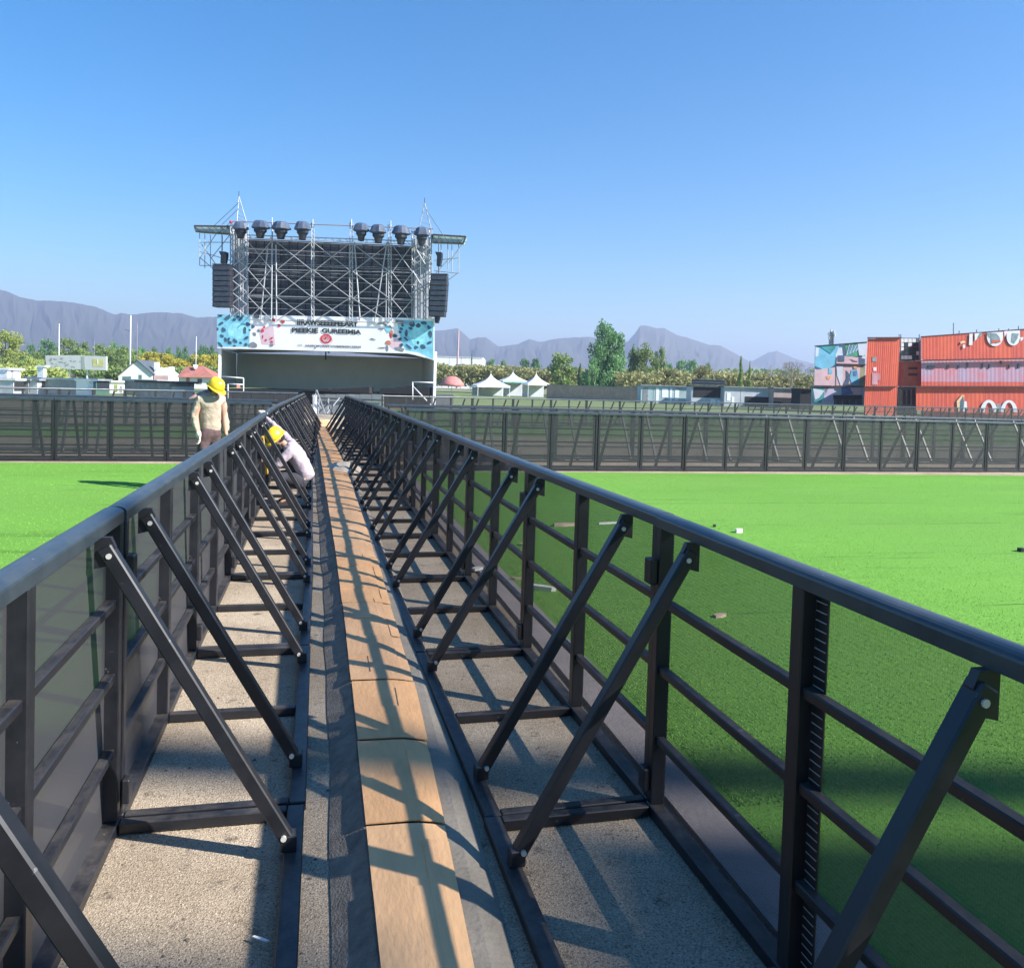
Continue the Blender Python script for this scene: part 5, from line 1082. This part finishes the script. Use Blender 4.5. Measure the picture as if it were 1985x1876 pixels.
# scrub belts (uncountable)
def belt(name, x0, x1, yt0, yt1, D, kind, n, ls, jag=5, dd=14):
    mb = MB(); rng = random.Random(int(x0)+3); k = 0
    while k < n:
        u = rng.random(); x = x0+(x1-x0)*u; yt = yt0+(yt1-yt0)*u+jag*noise.noise(Vector((x*.045, D, 0)))*1.6; p = pt(x, yt, D+rng.uniform(0, dd)); z = p.z*rng.uniform(.15, 1)**.6
        leaves(mb, V3(p, z-.3), (.9, .9, .5), 12, ls, rng); k += 12
    o = obj(name, mb.mesh(name, LM[kind])); o['kind'] = 'stuff'; o['label'] = 'mass of %s scrub' % kind; return o
belt('scrub', 843, 1000, 707, 709, 165, 'olive', 11000, .32, 4); belt('scrub', 1000, 1240, 712, 722, 160, 'olive', 12000, .32, 6); belt('scrub', 1200, 1440, 722, 722, 124, 'olive', 13000, .27, 8); belt('scrub', 1420, 1600, 724, 727, 122, 'olive', 9000, .26, 6)
belt('scrub', -20, 120, 705, 715, 88, 'willow', 8000, .2, 5, 6); belt('scrub', 120, 440, 715, 712, 134, 'mid', 14000, .3, 5, 10)
belt('far_wood', -60, 440, 684, 686, 250, 'dark', 15000, .6, 8, 30); belt('far_wood', 843, 1640, 712, 716, 260, 'mid', 13000, .6, 5, 30)

# ------------------------------------------------------------------ mountains
M_mtn = mat('wooded mountain', (0.045, 0.051, 0.042), .95, 0, 0, .004, 0, 1, col2=(.08, .075, .06))
def ridge(name, pts, D, front, seed, amp=1.0, m=M_mtn):
    mb = MB(); P = []; 
    for (x0, y0), (x1, y1) in zip(pts, pts[1:]):
        n = max(2, int(abs(x1-x0)/5))
        for k in range(n): P.append((x0+(x1-x0)*k/n, y0+(y1-y0)*k/n))
    P.append(pts[-1]); rows = 26; grid = []
    for i, (x, y) in enumerate(P):
        top_ = pt(x, y+1.2*noise.noise(Vector((x*.11, seed, 0))), D); g = Vector((top_.x, top_.y, 0)); inw = (Vector((0, 0, 0))-g).normalized(); col_ = []
        for j in range(rows+1):
            t = j/rows; dd = front*t; rav = noise.noise(Vector((x*.035, t*2.4, seed)))*.13+noise.noise(Vector((x*.12, t*5, seed+3)))*.06
            z = top_.z*(1-t)**1.15*(1+rav*math.sin(math.pi*min(1, t*1.4))*amp)
            lat = noise.noise(Vector((x*.05, t*3, seed+9)))*50*t
            q = g+inw*dd; col_.append(Vector((q.x+lat, q.y, max(-1, z))))
        col_.insert(0, Vector((g.x-inw.x*front*.7, g.y-inw.y*front*.7, 0))); grid.append(col_)
    for a, b in zip(grid, grid[1:]):
        for j in range(rows+1): mb.quad(a[j], b[j], b[j+1], a[j+1])
    return struct(name, mb, m, True)
ridge('mountain', [(-420, 600), (-250, 570), (-120, 548), (0, 561), (16, 566), (41, 577), (71, 582.5), (109, 584), (145, 586.6), (186, 595), (202, 601.6), (224, 610), (235, 606.5), (254, 610), (290, 606), (320, 605.7), (353, 608), (380, 615), (418, 614.5), (500, 622), (600, 640), (680, 668), (760, 700)], 2700, 1100, 1.3)
ridge('mountain', [(640, 700), (700, 672), (760, 655), (810, 640), (842, 641), (864, 640), (887, 636), (911, 658), (926, 654), (942, 654), (967, 672), (1001, 668), (1026, 657.5), (1048, 663), (1079, 656.5), (1113, 654), (1141, 653), (1188, 658), (1216, 663), (1231, 645.6), (1241, 631.6), (1250, 630.7), (1272, 636), (1288, 636), (1313, 650), (1331, 654), (1372, 668), (1397, 670), (1432, 689), (1470, 712), (1520, 735)], 3100, 1200, 5.1)
ridge('mountain', [(1380, 735), (1430, 708), (1461, 699), (1476, 690), (1490, 683), (1506, 680), (1525, 688), (1547, 697), (1578, 705), (1700, 715), (1900, 722), (2200, 735), (2400, 760)], 3900, 1200, 8.2)

# ------------------------------------------------------------------ air
hm = bpy.data.materials.new('haze air'); hm.use_nodes = True; hn, hl = hm.node_tree.nodes, hm.node_tree.links
hn.remove(hn['Principled BSDF']); pv = hn.new('ShaderNodeVolumePrincipled'); pv.inputs['Color'].default_value = (.66, .76, 1, 1); pv.inputs['Density'].default_value = HAZE
pv.inputs['Anisotropy'].default_value = .2; hl.new(pv.outputs[0], hn['Material Output'].inputs['Volume'])
ho_ = obj('haze', MB().box((-5500, -60, -2), (6500, 6500, 330)).mesh('haze', hm)); ho_['kind'] = 'stuff'; ho_['label'] = 'thin blue air haze'

# ------------------------------------------------------------------ people
M_skin = mat('sun tanned skin', (.42, .25, .17), .6); M_shirt = mat('beige work shirt', (0.437, 0.359, 0.265), .9, 0, .10, 7, .8, 16); M_lil = mat('pale lilac shirt', (0.416, 0.352, 0.400), .9, 0, .08, 7, .5, 14)
M_trou = mat('brown work trousers', (.10, .065, .065), .9, 0, .2, 8, .3, 20); M_trd = mat('dark trousers', (.03, .03, .04), .9, 0, .2, 8); M_hat = mat('yellow hard hat plastic', (.85, .55, .03), .35); M_glove = mat('cream cotton glove', (.68, .6, .5), .9)
M_hair = mat('black hair', (.015, .012, .01), .7); M_scarf = mat('pinkish brown scarf', (.33, .22, .22), .9, 0, .2, 10); M_boot = mat('dark boots', (.03, .025, .02), .7)
def skin(name, verts, edges, radii, m, parent, root=0, sub=2):
    me = bpy.data.meshes.new(name); W0 = wo(parent); me.from_pydata([tuple(Vector(v)) for v in verts], edges, []); o = bpy.data.objects.new(name, me); COL.objects.link(o)
    md = o.modifiers.new('skin', 'SKIN'); md.use_smooth_shade = True
    for i, sv_ in enumerate(me.skin_vertices[0].data): 
        r = radii[i]; sv_.radius = (r, r) if not isinstance(r, tuple) else r; sv_.use_root = (i == root)
    s2 = o.modifiers.new('sub', 'SUBSURF'); s2.levels = sub; s2.render_levels = sub
    bpy.context.view_layer.update(); me2 = bpy.data.meshes.new_from_object(o.evaluated_get(bpy.context.evaluated_depsgraph_get())); bpy.data.objects.remove(o)
    me2.name = name; me2.materials.clear(); me2.materials.append(m)
    for p in me2.polygons: p.use_smooth = True
    o = obj(name, me2, parent)
    if name in ('shirt', 'trousers'):
        tx_ = bpy.data.textures.new('folds', 'CLOUDS'); tx_.noise_scale = .09; s3 = o.modifiers.new('sub', 'SUBSURF'); s3.levels = s3.render_levels = 1
        dm = o.modifiers.new('folds', 'DISPLACE'); dm.texture = tx_; dm.strength = .035; dm.mid_level = .5; dm.texture_coords = 'LOCAL'
    return o
def hand(verts, edges, radii, wrist, d, side, parent_i, curl=.5, sc=1.0):
    """palm and five bent fingers appended to a skin skeleton; d points down the hand, side towards the thumb"""
    d = Vector(d).normalized(); s = Vector(side).normalized(); nrm = d.cross(s).normalized(); W = Vector(wrist); pi = len(verts)
    verts.append(W+d*.045*sc); radii.append((.032*sc, .02*sc)); edges.append((parent_i, pi))
    for k, (off, ln_) in enumerate([(.028, .07), (.01, .08), (-.009, .075), (-.027, .06)]):
        a = len(verts); base_ = W+d*.085*sc+s*off*sc; verts.append(base_); radii.append(.0105*sc); edges.append((pi, a))
        b = base_+(d*math.cos(curl*.5)+nrm*math.sin(curl*.5))*ln_*.5*sc; verts.append(b); radii.append(.009*sc); edges.append((a, a+1))
        c = b+(d*math.cos(curl*1.5)+nrm*math.sin(curl*1.5))*ln_*.5*sc; verts.append(c); radii.append(.0075*sc); edges.append((a+1, a+2))
    a = len(verts); b = W+d*.05*sc+s*.045*sc; verts.append(b); radii.append(.0115*sc); edges.append((pi, a)); verts.append(b+(d*.8+s*.3+nrm*.4).normalized()*.04*sc); radii.append(.009*sc); edges.append((a, a+1))
def head(parent, c, face, upv, hat_tilt=0, hair=True):
    """skull with face features as one mesh part, hair and hard hat; face: direction looked at"""
    f = Vector(face).normalized(); u = Vector(upv).normalized(); u = (u-f*u.dot(f)).normalized(); s = f.cross(u); c = Vector(c); mb = bmesh.new()
    bmesh.ops.create_uvsphere(mb, u_segments=24, v_segments=18, radius=1)
    for v in mb.verts:
        x, y, z = v.co                      # y = face direction
        sx, sy, sz = .075, .092, .112
        if z < 0: sx *= 1-.30*(-z)**1.5; sy *= 1-.12*(-z)
        dy = 0
        if y > .6: 
            dy += .022*math.exp(-((x/.16)**2+((z+.12)/.22)**2)) - .010*(math.exp(-(((x-.38)/.2)**2+((z-.12)/.14)**2))+math.exp(-(((x+.38)/.2)**2+((z-.12)/.14)**2))) + .006*math.exp(-((x/.3)**2+((z+.5)/.08)**2))
        if abs(x) > .93 and abs(z) < .3: sx *= 1.16
        v.co = s*x*sx+f*(y*sy+dy)+u*z*sz
    me = bpy.data.meshes.new('head'); mb.to_mesh(me); mb.free(); me.materials.append(M_skin)
    for p in me.polygons: p.use_smooth = True
    h_ = obj('head', me, parent, c)
    for sg_ in (-1, 1):
        m2 = MB(); m2.lathe((0, 0, 0), [(0, -.008), (.009, -.004), (.009, .004), (0, .008)], 8); e = obj('eye', m2.mesh('eye', M_hair, True), h_); e.location = s*sg_*.030+f*.083+u*.012
        m2 = MB(); m2.lathe((0, 0, 0), [(0, -.028), (.010, -.016), (.012, .012), (0, .026)], 8); e = obj('ear', m2.mesh('ear', M_skin, True), h_); e.location = s*sg_*.080+u*-.005
    mo = MB().box((-.022, -.004, -.003), (.022, .004, .003)); e = obj('mouth', mo.mesh('mouth', mat('lips', (.30, .12, .10), .5)), h_); e.matrix_basis = Matrix.Translation(f*.082+u*-.055) @ Matrix((s, f, u)).transposed().to_4x4()
    hr = MB(); hr.lathe((0, 0, 0), [(.0, .118), (.06, .10), (.084, .05), (.089, .0), (.08, -.05), (.06, -.07)], 16); hm = hr.mesh('hair', M_hair, True); ho = obj('hair', hm, parent, c)
    ho.matrix_basis = Matrix.Translation(c-f*.022) @ Matrix((s, f, u)).transposed().to_4x4()
    # hard hat: dome, ridge, brim with peak
    hh_ = MB(); n = 24; hsc = .93; prof = [(0, .165), (.05, .16), (.09, .14), (.117, .10), (.128, .05), (.130, .02)]
    for r, z in prof:
        for k in range(n):
            a = 2*math.pi*k/n; hh_.v.append(Vector((r*math.cos(a)*.92, r*math.sin(a)*1.08, z+(.006 if abs(math.cos(a)) < .2 and r > .04 else 0))))
    for q in range(len(prof)-1):
        for k in range(n): hh_.f.append((q*n+k, q*n+(k+1) % n, (q+1)*n+(k+1) % n, (q+1)*n+k))
    i0 = len(hh_.v); 
    for rr, zz in ((0, .02), (1, .008)):
        for k in range(n):
            a = 2*math.pi*k/n; pk_ = max(0, math.sin(a))**2*.045+.016; hh_.v.append(Vector(((.130+rr*pk_)*math.cos(a)*.92, (.130+rr*pk_)*math.sin(a)*1.08, zz-(.012*rr*max(0, math.sin(a))))))
    for k in range(n): hh_.f.append((i0+k, i0+(k+1) % n, i0+n+(k+1) % n, i0+n+k))
    hh_.v = [v_*hsc for v_ in hh_.v]; hmm = hh_.mesh('hard_hat', M_hat, True); oo = obj('hard_hat', hmm, parent)
    B = Matrix((s, f, u)).transposed().to_4x4(); oo.matrix_basis = Matrix.Translation(c+u*.005) @ B @ Matrix.Rotation(hat_tilt, 4, 'X'); sd_ = oo.modifiers.new('thick', 'SOLIDIFY'); sd_.thickness = .004
# standing worker outside the left barrier
P0 = Vector((-1.56, 12.7, 0))
w1 = thing('person', 'standing worker in beige shirt and yellow hard hat looking down behind the left barrier', 'person', P0)
fd = Vector((.45, -.9, 0)).normalized(); sd1 = Vector((fd.y, -fd.x, 0))*1   # his right side (picture left) is -sd
rs_ = Vector((-fd.y*-1, fd.x*-1, 0)); R1 = Vector((fd.y, -fd.x, 0))           # R1 points to picture left
def L1(a, b, c): return R1*(a*.9)+fd*b+Vector((0, 0, c))                          # a: towards picture left, b: forward, c: up
bv = [L1(0, 0, .93), L1(0, 0, 1.08), L1(0, .01, 1.25), L1(0, .03, 1.38), L1(0, .06, 1.46), L1(0, .10, 1.50)]; be = [(0, 1), (1, 2), (2, 3), (3, 4), (4, 5)]; br2 = [(.09, .06), (.09, .07), .08, .065, .045, .045]
def limb(v, e, r, parent_i, pts, rad_):
    i = parent_i
    for p, q in zip(pts, rad_): v.append(p); r.append(q); e.append((i, len(v)-1)); i = len(v)-1
    return i
for sg_ in (1, -1):
    limb(bv, be, br2, 0, [L1(.09*sg_, 0, .86), L1(.11*sg_, .03, .49), L1(.12*sg_, 0, .09), L1(.125*sg_, .12, .05)], [.055, .045, .038, .038])
    w_i = limb(bv, be, br2, 3, [L1(.17*sg_, .02, 1.40), L1(.235*sg_, 0, 1.13 if sg_ > 0 else 1.12), L1(.22*sg_, .10, .90)], [.055, .043, .03])
    hand(bv, be, br2, L1(.22*sg_, .10, .90), L1(-.05*sg_, .25, -1), fd, w_i, .6)
skin('body', bv, be, br2, M_skin, w1)
sv1 = [L1(0, 0, .83), L1(0, .0, 1.0), L1(0, .01, 1.22), L1(0, .02, 1.37), L1(0, .065, 1.47)]; se = [(0, 1), (1, 2), (2, 3), (3, 4)]; sr = [(.175, .13), (.16, .12), (.165, .115), (.15, .105), (.09, .08)]
for sg_ in (1, -1): limb(sv1, se, sr, 3, [L1(.18*sg_, .02, 1.375), L1(.215*sg_, .0, 1.27), L1(.25*sg_, -.01, 1.12), L1(.25*sg_, .05, .99), L1(.222*sg_, .10, .905)], [.064, .056, .050, .047, .038])
skin('shirt', sv1, se, sr, M_shirt, w1)
tv = [L1(0, 0, .90), L1(0, 0, .99)]; te = [(0, 1)]; tr2 = [(.17, .13), (.16, .12)]
for sg_ in (1, -1): limb(tv, te, tr2, 0, [L1(.095*sg_, 0, .80), L1(.11*sg_, .03, .50), L1(.12*sg_, 0, .12)], [.10, .078, .065])
skin('trousers', tv, te, tr2, M_trou, w1)
for sg_ in (1, -1): bo2 = skin('boot', [L1(.12*sg_, -.03, .06), L1(.125*sg_, .06, .05), L1(.13*sg_, .15, .04), L1(.12*sg_, 0, .14)], [(0, 1), (1, 2), (0, 3)], [.05, .048, .038, .05], M_boot, w1)
skin('scarf', [L1(.12, -.05, 1.44), L1(.02, -.09, 1.47), L1(-.08, 0, 1.46), L1(-.03, .10, 1.44), L1(.10, .07, 1.43), L1(.24, -.02, 1.40), L1(.33, -.06, 1.36)], [(0, 1), (1, 2), (2, 3), (3, 4), (4, 0), (0, 5), (5, 6)], [.045, .045, .042, .045, .045, .035, .018], M_scarf, w1)
skin('glove', *(lambda v, e, r: (hand(v, e, r, L1(.22, .10, .895), L1(-.05, .25, -1), fd, 0, .6, 1.2), (v, e, r))[1])([L1(.222, .10, .92)], [], [.042]), M_glove, w1)
head(w1, L1(-.02, .13, 1.535)-Vector((0, 0, 0)), L1(-.55, .9, -.75), L1(-.25, .5, 1), .1)
# crouching worker inside the walkway
P1 = Vector((-.255, 11.55, -.02)); w2 = thing('person', 'crouching worker in lilac shirt and yellow hard hat reaching to the left rail', 'person', P1)
f2 = Vector((-.9, -.25, 0)).normalized(); s2_ = Vector((f2.y, -f2.x, 0))      # s2_: his left..
def L2(x, y, z): return Vector((x, y, z))
pel = L2(.08, 0, .36); ch = L2(-.12, .02, .74); nk = L2(-.21, .02, .84)
v = [pel, L2(.03, 0, .52), ch, nk, L2(-.26, .01, .88)]; e = [(0, 1), (1, 2), (2, 3), (3, 4)]; r = [.06, .07, .08, .05, .05]
handp = L2(-.80+.22-.0, .95, 1.20)
sh1, el1, wr1 = L2(-.10, .17, .80), L2(-.28, .50, .97), L2(-.53, .84, 1.165)
i = limb(v, e, r, 2, [sh1, el1, wr1], [.055, .043, .03]); hand(v, e, r, wr1, (handp-wr1)+Vector((0, 0, .06)), (1, .2, .0), i, .7)
i = limb(v, e, r, 2, [L2(-.12, -.16, .74), L2(-.30, -.17, .56), L2(-.46, -.05, .60)], [.055, .043, .03]); hand(v, e, r, L2(-.46, -.05, .60), (-1, .3, .1), (0, 0, 1), i, .9)
for sg_ in (-1, 1): limb(v, e, r, 0, [L2(.05, .10*sg_, .33), L2(-.30, .13*sg_, .42), L2(-.12, .13*sg_, .10), L2(-.25, .14*sg_, .05)], [.05, .045, .038, .036])
skin('body', v, e, r, M_skin, w2)
v = [L2(.12, 0, .33), L2(.08, 0, .46), L2(.0, .0, .60), L2(-.10, .01, .74), L2(-.18, .02, .82)]; e = [(0, 1), (1, 2), (2, 3), (3, 4)]; r = [(.14, .125), (.155, .13), (.155, .13), (.145, .12), .075]
limb(v, e, r, 3, [sh1, sh1.lerp(el1, .5), el1, el1.lerp(wr1, .5), wr1.lerp(el1, .08)], [.075, .066, .058, .05, .04]); limb(v, e, r, 3, [L2(-.12, -.16, .74), L2(-.21, -.17, .65), L2(-.30, -.17, .56), L2(-.44, -.07, .60)], [.075, .066, .058, .042])
skin('shirt', v, e, r, M_lil, w2)
v = [L2(.03, 0, .34), L2(.05, 0, .44)]; e = [(0, 1)]; r = [.15, .14]
for sg_ in (-1, 1): limb(v, e, r, 0, [L2(.02, .10*sg_, .34), L2(-.28, .13*sg_, .42), L2(-.20, .13*sg_, .26), L2(-.12, .13*sg_, .12)], [.125, .085, .07, .06])
skin('trousers', v, e, r, M_trd, w2)
for sg_ in (-1, 1): skin('boot', [L2(-.11, .13*sg_, .08), L2(-.18, .135*sg_, .05), L2(-.28, .14*sg_, .04)], [(0, 1), (1, 2)], [.055, .048, .036], M_boot, w2)
skin('glove', *(lambda v, e, r: (hand(v, e, r, wr1, (handp-wr1)+Vector((0, 0, .06)), (1, .2, .0), 0, .7, 1.25), (v, e, r))[1])([wr1.lerp(el1, .05)], [], [.045]), M_glove, w2)
head(w2, L2(-.31, -.02, .92), (-.62, -.45, -.55), (-.45, -.2, 1), -.05)
# tools beside him
lv = thing('spirit_level', 'yellow spirit level leaning on the left barrier beside the crouching worker', 'level', (-.70, 11.2, .1))
part('level_body', MB().bar((-.66, 11.25, .45), (-.71, 11.0, .95), .025, .05), mat('yellow metal', (.42, .28, .04), .5), lv); part('vial', MB().bar((-.68, 11.15, .65), (-.685, 11.12, .71), .03, .03), M_gwin, lv)

# ------------------------------------------------------------------ unseen shadow casters, added above and behind the camera for the broad shadow bands
def shade_beam(gx, gy, z, length, wd, hgt, label):
    """added unseen box beam with a dark core, set so its shadow crosses the ground at (gx, gy)"""
    k = z/SUN.z; c = Vector((gx+SUN.x*k, gy+SUN.y*k, z)); t = thing('shade_beam', label, 'truss', (0, 0, 0)); mb = MB()
    for a in (-1, 1):
        for b in (-1, 1): part('chord', MB().bar((-length/2, a*wd/2, b*hgt/2), (length/2, a*wd/2, b*hgt/2), .07, .07), M_alu, t)
    part('shade_slab', MB().box((-length/2+.1, -wd/2+.04, -hgt/2+.04), (length/2-.1, wd/2-.04, hgt/2-.04)), M_dark, t)
    t.location = c; t.rotation_euler = (0, 0, rad(-13.5))
shade_beam(.8, 3.50, 20, 34, .30, .10, 'unseen beam added behind the camera to cast the front shadow band')
shade_beam(-.62, 2.02, 20, 1.35, .95, .10, 'unseen short slab added behind the camera to shade the near left ground')  # this slab and the next are added out of view to darken the near ground
shade_beam(2.75, 2.0, 20, 4.2, .95, .10, 'unseen long slab added behind the camera to shade the near right ground')
